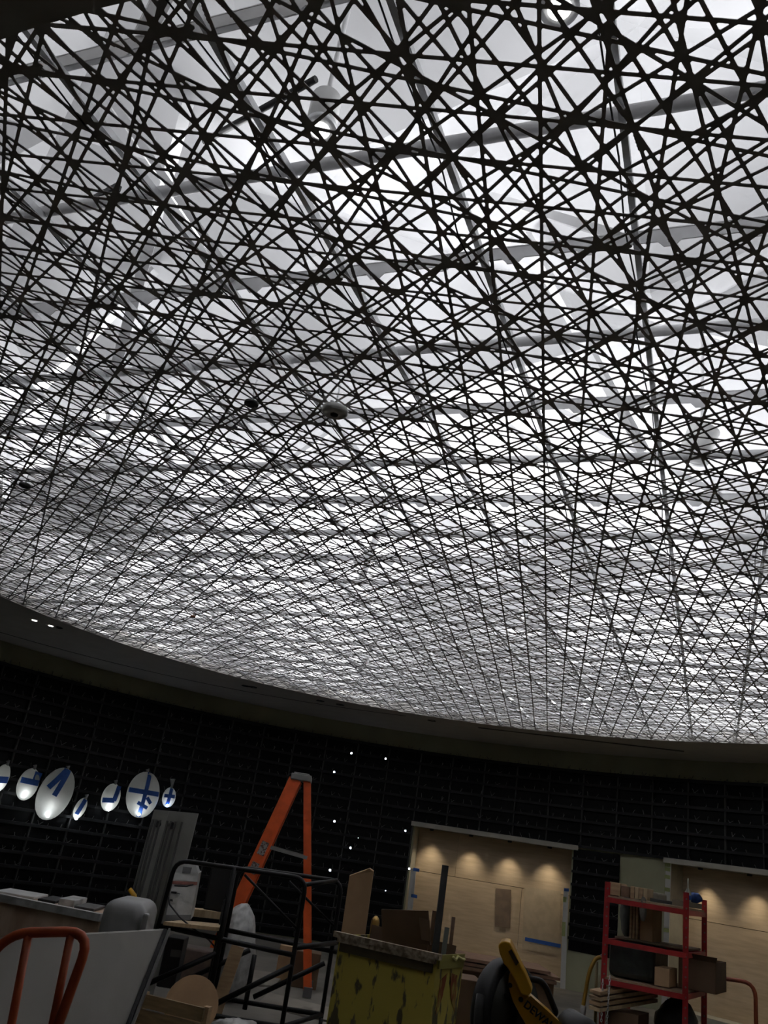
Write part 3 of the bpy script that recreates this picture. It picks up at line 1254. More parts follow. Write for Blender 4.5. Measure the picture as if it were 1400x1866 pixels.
ct = thing('carton', 'tall white carton with a red stripe leaning in the platform corner', 'carton', P(330, 1680, YN + .3))
pA, pB, pC, pD = P(301, 1676, YN + .3), P(347, 1676, YN + .3), P(362, 1592, YN + .45), P(318, 1590, YN + .45)
b = MB()
b.prism([pA, pB, pC, pD], Vector((0, .16, .02)))
b.build('body', mat('carton_white', (0.48, 0.48, 0.456), .6, noise=.15, nscale=14), ct)
b = MB()
e0, e1 = P(318, 1591, YN + .45), P(362, 1593, YN + .45)
h0, h1 = P(321, 1574, YN + .5), P(357, 1577, YN + .5)
b.prism([e0, e1, h1, h0], Vector((0, .12, .01)))
b.build('handle_flap', mat('flap_white', (.26, .26, .25), .6), ct)
b = MB()
b.prism([P(334, 1579, YN + .47), P(350, 1581, YN + .47), P(347, 1592, YN + .445), P(332, 1591, YN + .445)], Vector((0, -.006, 0)))
b.build('label_window', M_DGREY, ct)
b = MB()
u0, u1 = P(315, 1605, YN + .425), P(360, 1607, YN + .425)
b.prism([u0, u1, P(359, 1613, YN + .41), P(314, 1611, YN + .41)], Vector((0, -.006, 0)))
b.build('red_stripe', mat('stripe_red', (.22, .07, .05), .6, noise=.2, nscale=30), ct)
for (x0, y0, x1, y1, nm) in ((312, 1624, 322, 1628, 0), (323, 1627, 328, 1629, 1), (310, 1638, 315, 1642, 2)):
    b = MB()
    yy = YN + .395 - (y0 - 1610) * .0016
    b.prism([P(x0, y0, yy), P(x1, y0 + 1, yy), P(x1, y1 + 1, yy - .005), P(x0, y1, yy - .005)], Vector((0, -.005, 0)))
    b.build('print_mark', M_BLACK, ct)
b = MB()
b.prism([P(303, 1667, YN + .31), P(349, 1667, YN + .31), P(347, 1677, YN + .295), P(301, 1677, YN + .295)], Vector((0, -.006, 0)))
b.build('grey_band', mat('band_grey', (.16, .16, .16), .6), ct)

b = MB()
upbox(b, P(386, 1577, YN + .5), P(428, 1583, YN + .5), .12, P(400, 1662, YN + .5).z)
mon = b.build('monitor', M_BLACK, None, .015)
tag(mon, 'black flat monitor hanging behind the platform rail', 'monitor')

# cable drooping across the platform
b = MB()
b.tube([P(318, 1614, YN - .03), P(340, 1615, YN - .03), P(352, 1612, YN)], .007, 6)
b.tube([P(307, 1635, YN - .03), P(309, 1648, YN - .05), P(328, 1672, YN - .06), P(352, 1692, YN - .06), P(380, 1712, YN), P(392, 1726, YN)], .007, 6)
tag(b.build('cable', M_BLACK), 'thin black cable drooping from the platform over the pale plank', 'cable')

# plastic covered mass behind the platform
def blob(mb, c, rx, ry, rz, seed, amp=.12, nu=20, nv=12, flat=True):
    r_ = random.Random(seed)
    ph = [r_.uniform(0, 6.28) for _ in range(8)]
    vs, fs = [], []
    for i in range(nv + 1):
        a = -PI / 2 + PI * i / nv
        for j in range(nu):
            t = 2 * PI * j / nu
            k = 1 + amp * (math.sin(3 * t + ph[0]) * math.cos(2 * a + ph[1]) + .6 * math.sin(5 * t + ph[2] + 3 * a) + .5 * math.cos(7 * a + ph[3] + 2 * t)) * math.cos(a)
            vs.append(Vector(c) + Vector((rx * k * math.cos(a) * math.cos(t), ry * k * math.cos(a) * math.sin(t), rz * k * math.sin(a))))
    for i in range(nv):
        for j in range(nu):
            fs.append((i * nu + j, i * nu + (j + 1) % nu, (i + 1) * nu + (j + 1) % nu, (i + 1) * nu + j))
    mb.add(vs, fs, True)


c = P(436, 1706, YF + .7)
b = MB()
blob(b, Vector((c.x, c.y, c.z * .5 + .16)), .19, .25, c.z * .5 + .16, 4, .10)
tag(b.build('plastic_bag', M_FILMW), 'bulky white plastic-covered bag behind the black platform', 'bag')
c = P(362, 1735, YF + .35)
b = MB()
upbox(b, P(330, 1725, YF + .35), P(392, 1735, YF + .35), .3, 0.0)
box1 = b.build('wrapped_box', mat('pinkish_wrap', (.20, .145, .12), .4, noise=.3, nscale=6, bump=.5, bscale=10), None, .02)
tag(box1, 'plastic-wrapped pinkish box under the platform stairs', 'box')
b = MB()
upbox(b, P(304, 1707, YN + .25), P(336, 1712, YN + .25), .3, P(310, 1802, YN + .25).z)
pa = thing('tool_case', 'narrow black tool case standing left inside the platform frame', 'case', P(318, 1802, YN + .3))
b.build('body', M_BLACK, pa, .012)
b = MB()
b.prism([P(312, 1730, YN + .235), P(331, 1732, YN + .235), P(329, 1745, YN + .235), P(310, 1743, YN + .235)], Vector((0, -.005, 0)))
b.build('label', mat('case_label', (.10, .10, .10), .6), pa)
# timber stud
b = MB()
q = P(434, 1724, YN + .45)
b.bar(Vector((q.x, q.y, q.z)), Vector((q.x - .10, q.y - .05, 0)), .12, .04, Vector((0, 1, 0)))
tag(b.build('timber_stud', M_WOOD), 'upright raw timber board behind the platform upright', 'timber')
# rounded cardboard drum end
b = MB()
cc = P(345, 1838, YN - .35)
b.lathe([(.02, .0), (.205, .0), (.215, .02), (.215, .14)], Vector((cc.x, cc.y, .25)), Vector((.25, -1, .25)), 28)
tag(b.build('cardboard_drum', M_CARD), 'round brown cardboard drum lying behind the timber side board', 'drum')
# timber crate side at the foot of the platform
cr_ = thing('timber_crate', 'low timber crate of stained boards at the bottom below the brown drum', 'crate', (P(310, 1830, YN - .75).x, YN - .75, 0))
L0, R0 = P(259, 1809, YN - .55), P(374, 1834, YN - .75)
X = Vector((R0.x - L0.x, R0.y - L0.y, 0)).normalized()
N = Vector((X.y, -X.x, 0))
Ln = (R0 - L0).xy.length
zt = (L0.z + R0.z) / 2
for k in range(3):
    b = MB()
    h = zt / 3.0
    cc = (L0 + R0) / 2
    b.box(Vector((cc.x, cc.y, zt - h * (k + .5))) + N * .01 * (k % 2), Ln, .03, h - .012, (X, N, UPZ))
    b.build('board', wood('crate_board', (0.272, 0.2, 0.104), (0.16, 0.112, 0.056), (1, 1, 6), 5), cr_)
for s in (0, 1):
    b = MB()
    q = L0 + (R0 - L0) * s
    b.box(Vector((q.x, q.y, zt / 2)) - N * .05, .05, .06, zt, (X, N, UPZ))
    b.build('corner_post', M_WOOD, cr_)
# crumpled bag and floor sheets
b = MB()
c = P(436, 1862, YN - .3)
blob(b, Vector((c.x, c.y, .10)), .21, .2, .10, 9, .18)
tag(b.build('crumpled_bag', M_FILMW), 'crumpled white plastic bag on the floor beneath the platform', 'bag')
for (pts, nm) in (([(470, 1828), (600, 1860), (612, 1838), (490, 1808)], 'plywood sheet on the floor in front of the ladder foot'),
                  ([(425, 1792), (500, 1796), (520, 1775), (440, 1764)], 'plywood sheet on the floor behind the platform upright')):
    b = MB()
    b.prism([PZ(x, y, .02) for x, y in pts], Vector((0, 0, -.018)))
    tag(b.build('plywood_sheet', mat('floor_ply', (0.26, 0.235, 0.195), .7, noise=.15, nscale=3)), nm, 'board')
# cartons behind the ladder
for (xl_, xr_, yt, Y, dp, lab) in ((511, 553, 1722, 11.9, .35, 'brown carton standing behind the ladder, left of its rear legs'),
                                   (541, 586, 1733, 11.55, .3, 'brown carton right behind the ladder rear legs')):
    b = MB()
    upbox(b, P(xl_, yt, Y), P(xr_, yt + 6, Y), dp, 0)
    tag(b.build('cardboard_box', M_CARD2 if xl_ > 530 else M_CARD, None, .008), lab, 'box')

# ---------------- tall grey panels leaning at the left
tp = thing('panel_stack', 'three tall grey metal channels standing together below the taped lenses', 'metal panel', PZ(250, 1700, .3))
YP = 9.6
for (x0, x1, mt, dy) in ((281, 308, 'a', .0), (307, 336, 'b', .02), (335, 361, 'c', -.02)):
    t0, t1 = P(x0, 1475 + (x0 - 281) * .09, YP + dy), P(x1, 1475 + (x1 - 281) * .09, YP + dy)
    lean = Vector((-.02, -.18, 0))
    b = MB()
    dz = Vector((0, 0, -t0.z + .04)) + lean
    b.prism([t0, t1, t1 + dz, t0 + dz], Vector((0, .05, 0)))
    o = b.build('panel', mat('panel_grey', (0.2015, 0.2015, 0.182), .6, noise=.12, nscale=6), tp)
    for f_ in ((.12, .35, .62) if mt != 'c' else (.08,)):
        g0 = t0 + (t1 - t0) * f_
        b = MB()
        b.bar(g0 + dz * .06 + Vector((0, -.012, 0)), g0 + dz + Vector((0, -.012, 0)), .018, .018)
        b.build('rib', mat('rib_dark', (.075, .075, .07), .6), o)
    if mt != 'c':
        g0 = t0 + (t1 - t0) * (.52 if mt == 'a' else .46) + dz * .085
        b = MB()
        b.lathe([(.035, 0), (.035, .012), (.018, .014), (.018, .004)], g0 + Vector((0, -.004, 0)), Vector((0, -1, 0)), 16)
        b.build('roller', M_BLACK, o)
b = MB()
b.tube([P(236, 1620, 9.2), P(245, 1632, 9.2), P(247, 1660, 9.2)], [.022, .026, .02], 8)
tag(b.build('yellow_handle', M_TOOLY), 'small yellow tool grip sticking up beside the grey panels', 'tool')

# ---------------- wrapped pallet, case, board, cart at the left
wp = thing('wrapped_crate', 'long brown crate wrapped in clear plastic at the left edge', 'crate', (P(90, 1700, 7.0).x, 7.2, 0))
b = MB()
X, N, zt, L = upbox(b, P(-60, 1640, 7.0), P(190, 1662, 6.7), .7, 0.0)
b.build('body', mat('brown_wrapped', (0.648, 0.444, 0.312), .35, col2=(0.792, 0.6, 0.456), nscale=3, stretch=(3, 1, 1), bump=.3, bscale=6), wp, .02)
b = MB()
q0, q1 = P(-60, 1640, 7.0), P(188, 1662, 6.7)
q0.z = q1.z = zt
b.bar(q0 + UPZ * .01, q1 + UPZ * .01, .06, .05)
b.build('plastic_edge', M_FILMW, wp)
for (x0, x1, y, Y, M_, lab, cat) in ((-10, 66, 1632, 7.25, M_WHITEP, 'white sheet of paper on top of the wrapped crate', 'paper'),
                                     (72, 104, 1642, 7.2, M_BLACK, 'flat black plate on the wrapped crate beside the paper', 'plate'),
                                     (110, 138, 1645, 7.15, M_FILMW, 'clear folded plastic pouch on the wrapped crate', 'pouch'),
                                     (140, 176, 1647, 7.1, M_DGREY, 'dark small parts tray at the right end of the wrapped crate', 'tray')):
    a_, c_ = P(x0, y, Y), P(x1, y + 5, Y)
    b = MB()
    hgt = .02 if cat != 'pouch' else .05
    b.box(Vector(((a_.x + c_.x) / 2, Y + .12, zt + hgt / 2 + .004)), c_.x - a_.x, .36, hgt)
    tag(b.build(cat if cat != 'plate' else 'black_plate', M_, None, .006), lab, cat)
cs = thing('plastic_case', 'grey moulded plastic case with rounded corners beside the wrapped crate', 'case', (P(235, 1690, 6.4).x, 6.6, 0))
b = MB()
X, N, zt2, L = upbox(b, P(190, 1635, 6.3), P(270, 1648, 6.3), .5, .0)
o = b.build('body', M_GREY, cs, .09, seg=6)
for pg in o.data.polygons: pg.use_smooth = True
b = MB()
upbox(b, P(261, 1664, 6.27), P(272, 1666, 6.27), .06, zt2 - .32)
b.build('latch', M_GREY, cs, .015)

# leaning white board
b = MB()
YB0, YB1 = 5.5, 5.15
YBL = 4.15
tl, tr_ = P(-30, 1712, YBL), P(297, 1695, YB0)
tl.z = tr_.z
brp = P(229, 1866, YB1)
dv = (brp - tr_)
dv = dv * ((tr_.z - .02) / -dv.z)
bl = thing('leaning_board', 'large grey-white board leaning behind the orange cart handle', 'board', (tr_.x - .6, 5.3, 0))
b.prism([tl, tr_, tr_ + dv, tl + Vector((0, dv.y, dv.z))], Vector((0, .018, .006)))
b.build('sheet', M_CORE, bl)
b = MB()
b.bar(tr_ + Vector((.012, .012, 0)), tr_ + dv + Vector((.012, .012, 0)), .02, .03, Vector((0, 1, 0)))
b.build('dark_edge', M_BLACK, bl)
b = MB()
b.bar(tr_ + Vector((.03, .05, 0)), tr_ + dv + Vector((.03, .05, 0)), .012, .04, Vector((0, 1, 0)))
b.build('backing_strip', mat('strip_grey', (.2, .2, .19), .6), bl)

# orange hand truck
YC = 3.7
hc = thing('hand_cart', 'orange tubular cart handle in the lower left corner', 'cart', (P(80, 1800, YC).x, YC, 0))


def to_floor(q, d):
    d = Vector(d)
    return q + d * ((.12 - q.z) / d.z)


p1 = P(168, 1697, YC)
p2 = P(107, 1866, YC - .05)
b = MB()
b.tube(rounded([to_floor(p1, p2 - p1), p1, P(18, 1700, YC), P(-40, 1770, YC), to_floor(P(-40, 1770, YC), Vector((-.1, 0, -1)))], .10), .019, 10)
b.build('handle', M_OTUBE, hc)
for (a_, c_) in (((130, 1699), (96, 1866)), ((52, 1702), (21, 1866))):
    q0, q1 = P(*a_, YC), P(*c_, YC - .03)
    b = MB()
    b.tube([q0, q1, to_floor(q1, q1 - q0)], .016, 8)
    b.build('upright', M_OTUBE, hc)
b = MB()
cc = P(80, 1800, YC)
b.box((cc.x - .1, YC - .35, .11), .6, .8, .04)
b.build('deck', M_OTUBE, hc)
for sx in (-.3, .25):
    for sy in (-.65, -.05):
        b = MB()
        b.lathe([(.04, -.015), (.045, 0), (.04, .015)], (cc.x - .1 + sx, YC + sy, .045), (1, 0, 0), 14)
        b.build('caster', M_BLACK, hc)

# ---------------- yellow hopper with cardboard
hp = thing('hopper', 'scuffed yellow steel waste hopper in the bottom centre', 'hopper', (P(700, 1800, 6.5).x, 6.6, 0))
TLp, TRp = P(620, 1701, 6.42), P(797, 1745, 6.02)
zr = (TLp.z + TRp.z) / 2
X = Vector((TRp.x - TLp.x, TRp.y - TLp.y, 0))
Lh = X.length
X.normalize()
N = Vector((-X.y, X.x, 0))
if N.y < 0: N = -N
A = Vector((TLp.x, TLp.y, 0))
dep = .42
def hpt(x, y, z): return A + X * x + N * y + UPZ * z
def slab(mb, c4, off): mb.prism(c4, off)
b = MB()
b.prism([hpt(0, 0, zr), hpt(Lh, 0, zr), hpt(Lh + .0, 0, .12), hpt(-.0, 0, .12)], N * .02)
b.build('front_plate', M_YEL, hp)
for nm, x in (('side_plate', 0), ('side_plate', Lh - .02)):
    b = MB()
    b.prism([hpt(x, .02, zr), hpt(x, dep, zr), hpt(x, dep * .8, .12), hpt(x, .02, .12)], X * .02)
    b.build(nm, M_YEL, hp)
b = MB()
b.prism([hpt(0, dep, zr), hpt(Lh, dep, zr), hpt(Lh, dep * .8, .12), hpt(0, dep * .8, .12)], N * .02)
b.build('back_plate', M_YEL, hp)
b = MB()
b.prism([hpt(0, 0, .12), hpt(Lh, 0, .12), hpt(Lh, dep * .8, .12), hpt(0, dep * .8, .12)], UPZ * -.03)
b.build('floor_plate', M_YEL, hp)
b = MB()
b.bar(hpt(-.03, -.015, zr), hpt(Lh + .03, -.015, zr), .05, .035)
b.bar(hpt(-.0, -.015, zr - .02), hpt(Lh, -.015, zr - .02), .03, .05)
b.build('rim', M_RUST, hp)
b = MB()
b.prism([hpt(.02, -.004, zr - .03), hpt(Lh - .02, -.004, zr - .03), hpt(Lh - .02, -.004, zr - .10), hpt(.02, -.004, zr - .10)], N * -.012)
b.build('rim_band', mat('rim_dark_brown', (.09, .07, .03), .6, noise=.2), hp)  # dark brown band below the front rim
for s in (.15, Lh - .15):
    b = MB()
    b.lathe([(.06, -.025), (.06, .025)], hpt(s, .1, .06), X, 14)
    b.lathe([(.06, -.025), (.06, .025)], hpt(s, dep * .7, .06), X, 14)
    b.build('wheel_pair', M_BLACK, hp)
# cardboard in the hopper
def card(pts, th, lab, M_, name='cardboard_sheet'):
    b = MB()
    pts = [Vector(q) for q in pts]
    nrm = (pts[1] - pts[0]).cross(pts[2] - pts[0]).normalized()
    b.prism(pts, nrm * th)
    return tag(b.build(name, M_), lab, 'cardboard')
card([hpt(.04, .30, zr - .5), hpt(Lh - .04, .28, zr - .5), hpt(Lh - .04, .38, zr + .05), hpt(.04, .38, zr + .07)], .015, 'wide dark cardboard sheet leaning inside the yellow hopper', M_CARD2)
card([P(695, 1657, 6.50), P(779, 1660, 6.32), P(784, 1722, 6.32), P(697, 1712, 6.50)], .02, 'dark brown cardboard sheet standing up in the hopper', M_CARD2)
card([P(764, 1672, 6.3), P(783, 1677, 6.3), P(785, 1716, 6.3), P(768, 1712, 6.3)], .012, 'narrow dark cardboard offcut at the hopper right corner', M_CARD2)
tc = [P(637, 1596, 7.15), P(674, 1583, 7.1), P(681, 1588, 7.1)]
card(tc + [Vector((tc[2].x + .01, 7.09, .02)), Vector((tc[0].x + .01, 7.14, .02))], .02, 'tall pale cardboard flap standing upright behind the hopper rim', M_CARD)
b = MB()
bc = P(685, 1674, 7.4)
b.lathe([(.035, -bc.z), (.035, -.02), (.028, 0), (.01, .02)], bc, UPZ, 14)
tag(b.build('brass_pole', mat('brass', (.45, .28, .08), .35, .7)), 'short brass-coloured tube end beside the tall cardboard flap', 'tube')


def stick(p0, p1, wd, th, lab, M_, name, cat):
    b = MB()
    b.bar(p0, p1, wd, th, Vector((0, 1, 0)))
    return tag(b.build(name, M_), lab, cat)
def down(q, s, z=.2):
    return Vector((q.x + s, q.y - .05, z))
q = P(812, 1577, 6.3); stick(q, down(q, -.02), .042, .04, 'tall dark metal channel standing out of the hopper corner', M_DGREY, 'metal_channel', 'channel')
q = P(804, 1660, 6.36); stick(q, down(q, -.02), .02, .03, 'greenish narrow strip left of the tall dark channel', mat('green_strip', (.10, .10, .06), .6), 'strip', 'strip')
q = P(793, 1660, 6.42); stick(q, down(q, -.02), .035, .03, 'brown timber offcut left of the tall dark channel', M_DWOOD, 'timber_offcut', 'timber')
q = P(815, 1690, 6.24); stick(q, down(q, -.04), .03, .02, 'pale plastic edge strip right of the tall dark channel', mat('pale_strip', (.20, .22, .21), .5), 'strip', 'strip')
q = P(827, 1671, 6.5); stick(q, down(q, -.02, .02), .022, .03, 'slim wooden stick rising between hopper and stacked boards', wood('stick_wood', (.22, .14, .10), (.17, .10, .07)), 'wooden_stick', 'stick')

# worn red print and a rope end on the hopper's right side plate
M_PRINT = mat('red_print', (.26, .06, .02), .7, col2=(.46, .36, .09), nscale=26, stretch=(1, 1, .35), ramp=(.35, .55))
def fp(x, z): return hpt(Lh + .003, dep * (.06 + .88 * x), zr - z)
b = MB()
b.prism([fp(.14, .14), fp(.42, .10), fp(.30, .24), fp(.10, .34)], X * .002)
b.prism([fp(.55, .10), fp(.86, .12), fp(.90, .34), fp(.66, .24)], X * .002)
b.build('red_emblem', M_PRINT, hp)
b = MB()
for k in range(6):
    x0 = .12 + k * .125
    b.prism([fp(x0, .40), fp(x0 + .09, .40), fp(x0 + .09, .45), fp(x0, .45)], X * .002)
    b.prism([fp(x0, .465), fp(x0 + .085, .465), fp(x0 + .085, .49), fp(x0, .49)], X * .002)
b.build('red_lettering', M_PRINT, hp)
b = MB()
b.prism([fp(-.04, -.01), fp(1.04, -.01), fp(1.04, .07), fp(-.04, .07)], X * .014)
b.build('rim_band', mat('olive_band', (.30, .27, .06), .6, noise=.15), hp)
b = MB()
b.tube([fp(.45, .0) + X * .02, fp(.55, .02) + X * .03, fp(.68, .0) + X * .02, fp(.8, .015) + X * .03, fp(1.0, .02) + X * .02], .008, 6)
b.build('rope_end', mat('tie_yellow', (.60, .55, .2), .5), hp)

b = MB()
upbox(b, P(838, 1783, 7.0), P(880, 1790, 7.0), .35, 0)
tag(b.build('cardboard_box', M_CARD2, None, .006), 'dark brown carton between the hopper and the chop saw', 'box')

# boards and cartons stacked before the plywood niche
YS = 10.6
def zof(px, py, Y): return P(px, py, Y).z
for (x0, y0, x1, y1, dz, dp, lab, M_) in (
        (842, 1770, 1010, 1800, .55, .6, 'large brown carton under the stacked boards by the niche', M_CARD2),):
    b = MB()
    pL, pR = P(x0, y0 - 10, YS), P(x1, y1 - 6, YS - .1)
    pL.z = pR.z = min(pL.z, pR.z)
    upbox(b, pL, pR, dp, 0)
    stz = pL.z
    tag(b.build('cardboard_box', M_, None, .006), lab, 'box')
for k, (x0, x1, th, lab) in enumerate(((836, 1016, .035, 'lowest brown board of the stack before the plywood niche'), (846, 1022, .03, 'middle brown board of the stack before the plywood niche'),
                                       (830, 1004, .03, 'topmost brown board of the stack, pushed to the left'))):
    a_, c_ = P(x0, 1760, YS), P(x1, 1785, YS - .1)
    b = MB()
    zb = stz + .003 + k * .045
    b.box(Vector(((a_.x + c_.x) / 2, YS + .25, zb + th / 2)), c_.x - a_.x, .75, th, (Vector((1, -.05, 0)).normalized(), Vector((.05, 1, 0)).normalized(), UPZ))
    tag(b.build('brown_board', M_DWOOD), lab, 'board')

# ---------------- chop saw on its stand
YW = 4.2
sw = thing('chop_saw', 'yellow and black chop saw with raised arm in front of the niche', 'saw', (P(930, 1850, YW).x, YW, .62))
ax = Vector((.72, -.66, .10)).normalized()
gc = P(926, 1856, YW)
b = MB()
b.lathe([(.03, -.055), (.222, -.055), (.235, -.04), (.235, .02), (.222, .035), (.18, .035)], gc, ax, 40)
b.build('blade_guard', M_BLACK, sw)
b = MB()
b.lathe([(.20, .030), (.20, .044), (.05, .046)], gc, ax, 40)
b.build('guard_face', mat('guard_grey', (.045, .045, .035), .55, noise=.2), sw)
b = MB()
b.lathe([(.06, .04), (.055, .075), (.03, .08)], gc + Vector((.02, 0, -.02)), ax, 20)
b.build('flange', mat('flange_grey', (.12, .12, .11), .5, .3), sw)
b = MB()
top_rim = [gc + (Matrix.Rotation(a, 3, ax) @ (ax.cross(Vector((0, 0, 1))).normalized() * .243)) for a in np.linspace(-.4, 1.0, 8)]
b.tube(top_rim, .02, 6)
b.build('guard_lip', M_DGREY, sw)
# arm: seen almost flat on, 7 cm thick
TH = Vector((.02, .075, .01))
def SP(pts, dy=0.0): return [P(x, y, YW - .12 + dy) for x, y in pts]
b = MB()
outer = [(908, 1724), (912, 1717), (920, 1715), (929, 1717), (934, 1726), (946, 1752), (958, 1776), (968, 1800), (970, 1808), (962, 1816), (950, 1812), (938, 1786), (926, 1766), (918, 1756), (910, 1736)]
b.prism(SP(outer), TH)
arm = b.build('arm', M_TOOLY, sw, .006)
b = MB()
b.prism(SP([(927, 1734), (933, 1730), (946, 1754), (941, 1760)], -.006), Vector((0, .008, 0)))
b.build('handle_slot', mat('slot_dark', (.05, .025, .005), .6), arm)
b = MB()
b.prism(SP([(928, 1775), (932, 1773), (942, 1784), (966, 1818), (1000, 1848), (1030, 1880), (1000, 1890), (960, 1870), (948, 1850), (935, 1826), (929, 1808), (926, 1794)], .02), TH)
body = b.build('motor_arm', M_TOOLY, sw, .005)
for (x, y) in ((929, 1795), (949, 1821), (922, 1813)):
    b = MB()
    b.lathe([(.010, 0), (.010, .01)], P(x, y, YW - .10), Vector((0, -1, 0)), 10)
    b.build('bolt', M_BLACK, body)
# black label band with the lettering
b = MB()
b.prism(SP([(958, 1822), (968, 1815), (1036, 1876), (1024, 1886)], .008), Vector((0, .008, 0)))
b.build('label_band', mat('band_yellow', (.40, .21, .01), .45), body)
o1, o2 = P(953, 1833, YW - .125), P(1020, 1891, YW - .125)
tx = (o2 - o1).normalized()
ty = (P(962, 1818, YW - .125) - P(953, 1833, YW - .125)).normalized()
text_mesh('DEWALT', 'lettering', M_BLACK, body, o1 + Vector((0, -.004, 0)), tx, ty, .043, .002)
b = MB()
b.tube(rounded([P(962, 1783, YW), P(986, 1787, YW), P(996, 1800, YW), P(1014, 1846, YW), P(1006, 1850, YW), P(980, 1830, YW)], .03), .0135, 8)
b.build('d_handle', M_BLACK, sw)
b = MB()
b.tube([P(951, 1760, YW + .08), P(962, 1772, YW + .08), P(972, 1786, YW + .06)], .008, 6)
b.build('carry_rod', M_DGREY, sw)
b = MB()
b.lathe([(.04, 0), (.075, .01), (.08, .12), (.05, .14)], P(1030, 1868, YW + .02), Vector((.5, -.8, -.2)), 20)
b.build('motor', M_DGREY, sw)
b = MB()
bz = gc.z - .33
b.box((gc.x + .08, YW + .02, bz), .34, .5, .06)
b.bar(Vector((gc.x + .2, YW + .1, bz)), P(1030, 1875, YW + .05), .07, .08, Vector((0, 1, 0)))
b.build('base', M_TOOLY, sw, .01)
ws = thing('saw_stand', 'low timber work stand carrying the chop saw at the lower frame edge', 'stand', (gc.x + .08, YW + .05, 0))
b = MB()
b.box((gc.x + .08, YW + .05, bz - .05), .8, .6, .03)
b.build('top', M_WOODX, ws)
for sx in (-.35, .35):
    for sy in (-.25, .25):
        b = MB()
        b.box((gc.x + .08 + sx, YW + .05 + sy, (bz - .065) / 2), .05, .05, bz - .065)
        b.build('leg', M_WOOD, ws)

# ---------------- red rack
YR = 9.0
rk = thing('red_rack', 'red steel shelving rack with perforated uprights before the right niche', 'shelving', (P(1180, 1750, YR).x, YR + .3, 0))
fl_, fr_ = P(1108, 1607, YR), P(1251, 1626, YR - .25)
br_ = P(1284, 1640, YR + .50)
blk = fl_ + (br_ - fr_)
def postz(q, wd=.055):
    b = MB()
    zt_ = q.z
    b.box(Vector((q.x, q.y, zt_ / 2)), wd, .006, zt_)
    b.box(Vector((q.x + wd / 2 - .003, q.y + .02, zt_ / 2)), .006, .04, zt_)
    o = b.build('upright', M_RED, rk)
    b = MB()
    for k in range(int(zt_ / .085)):
        b.lathe([(.009, 0), (.009, .003)], Vector((q.x, q.y - .005, zt_ - .06 - k * .085)), Vector((0, -1, 0)), 8)
    b.build('peg_holes', mat('peg_hole', (.20, .17, .14), .6), o)
    return o
for q in (fl_, fr_, br_, blk):
    postz(q)
shelf_z = [zof(1112, 1640, YR), zof(1112, 1716, YR), zof(1112, 1790, YR), .25]
for z in shelf_z:
    for (a_, c_) in ((fl_, fr_), (fr_, br_), (br_, blk), (blk, fl_)):
        b = MB()
        b.bar(Vector((a_.x, a_.y, z)), Vector((c_.x, c_.y, z)), .03, .046)
        b.build('beam', M_RED, rk)
    if z != shelf_z[1]:
        b = MB()
        in_ = .03
        b.prism([Vector((q.x, q.y, z + .025)) for q in (fl_, fr_, br_, blk)], UPZ * .016)
        b.build('shelf_board', wood('shelf_wood', (0.416, 0.304, 0.192), (0.288, 0.208, 0.128), (6, 1, 1), 4), rk)
Xr = (fr_ - fl_); Xr.z = 0; Wr = Xr.length; Xr.normalize()
Nr = (blk - fl_); Nr.z = 0; Dr = Nr.length; Nr.normalize()
def rp_(u, v, z): return Vector((fl_.x, fl_.y, z)) + Xr * (Wr * u) + Nr * (Dr * v)
def rbox(u0, u1, v0, v1, z0, z1, M_, name, lab, cat, bev=.004):
    b = MB()
    c = rp_((u0 + u1) / 2, (v0 + v1) / 2, (z0 + z1) / 2)
    b.box(c, Wr * (u1 - u0), Dr * (v1 - v0), z1 - z0, (Xr, Nr, UPZ))
    return tag(b.build(name, M_, None, bev), lab, cat)
z0 = shelf_z[0] + .049
rbox(.02, .16, .02, .3, z0, z0 + .12, M_WOOD, 'timber_block', 'pale timber block at the left end of the rack top', 'timber')
rbox(.17, .28, .02, .25, z0, z0 + .10, M_DWOOD, 'timber_block', 'dark timber block between the pale ones on the rack top', 'timber')
for k in range(4):
    rbox(.29 + k * .055, .34 + k * .055, .02, .30, z0, z0 + .11, M_WOODX if k % 2 else M_WOOD, 'timber_block', 'pale offcut in the row of four on the rack top, number %s from the left' % ('one', 'two', 'three', 'four')[k], 'timber')
rbox(.12, .55, .35, .8, z0, z0 + .09, mat('crumpled_paper', (.30, .27, .21), .8, noise=.2, bump=.6, bscale=12), 'paper_pile', 'crumpled pale paper behind the offcuts on the rack top', 'paper', .02)
rbox(.52, .80, .1, .55, z0, z0 + .03, M_DGREY, 'dark_plate', 'thin dark plate lying flat on the rack top', 'plate')
rbox(.80, .99, .1, .9, z0, z0 + .05, mat('flat_carton', (.22, .19, .14), .8), 'flat_carton', 'flat carton at the right end of the rack top', 'carton')
b = MB(); c = rp_(.93, .75, z0 + .10); blob(b, c, .07, .07, .05, 21, .2, 14, 8)
tag(b.build('blue_rag', mat('blue_cloth', (.02, .06, .22), .8, noise=.4, nscale=20)), 'crumpled blue cloth at the right rear corner of the rack top', 'cloth')
b = MB(); c = rp_(.96, .25, z0 + .05)
b.lathe([(.03, 0), (.032, .08), (.008, .13), (.005, .22)], c, UPZ, 12)
gb = tag(b.build('glue_bottle', mat('bottle_white', (.34, .34, .28), .5)), 'small pale glue bottle behind the right front upright on top', 'bottle')
b = MB(); b.lathe([(.0335, .02), (.0335, .06)], c, UPZ, 12); b.build('blue_label', M_TAPE, gb)
b = MB(); c = rp_(.46, .02, z0 - .08); blob(b, c, .035, .03, .11, 33, .25, 12, 8)
tag(b.build('hanging_rag', mat('rag', (.16, .15, .12), .9, noise=.3, nscale=20)), 'pale rag hanging from the front edge of the rack top', 'cloth')
z1 = shelf_z[1] + .03
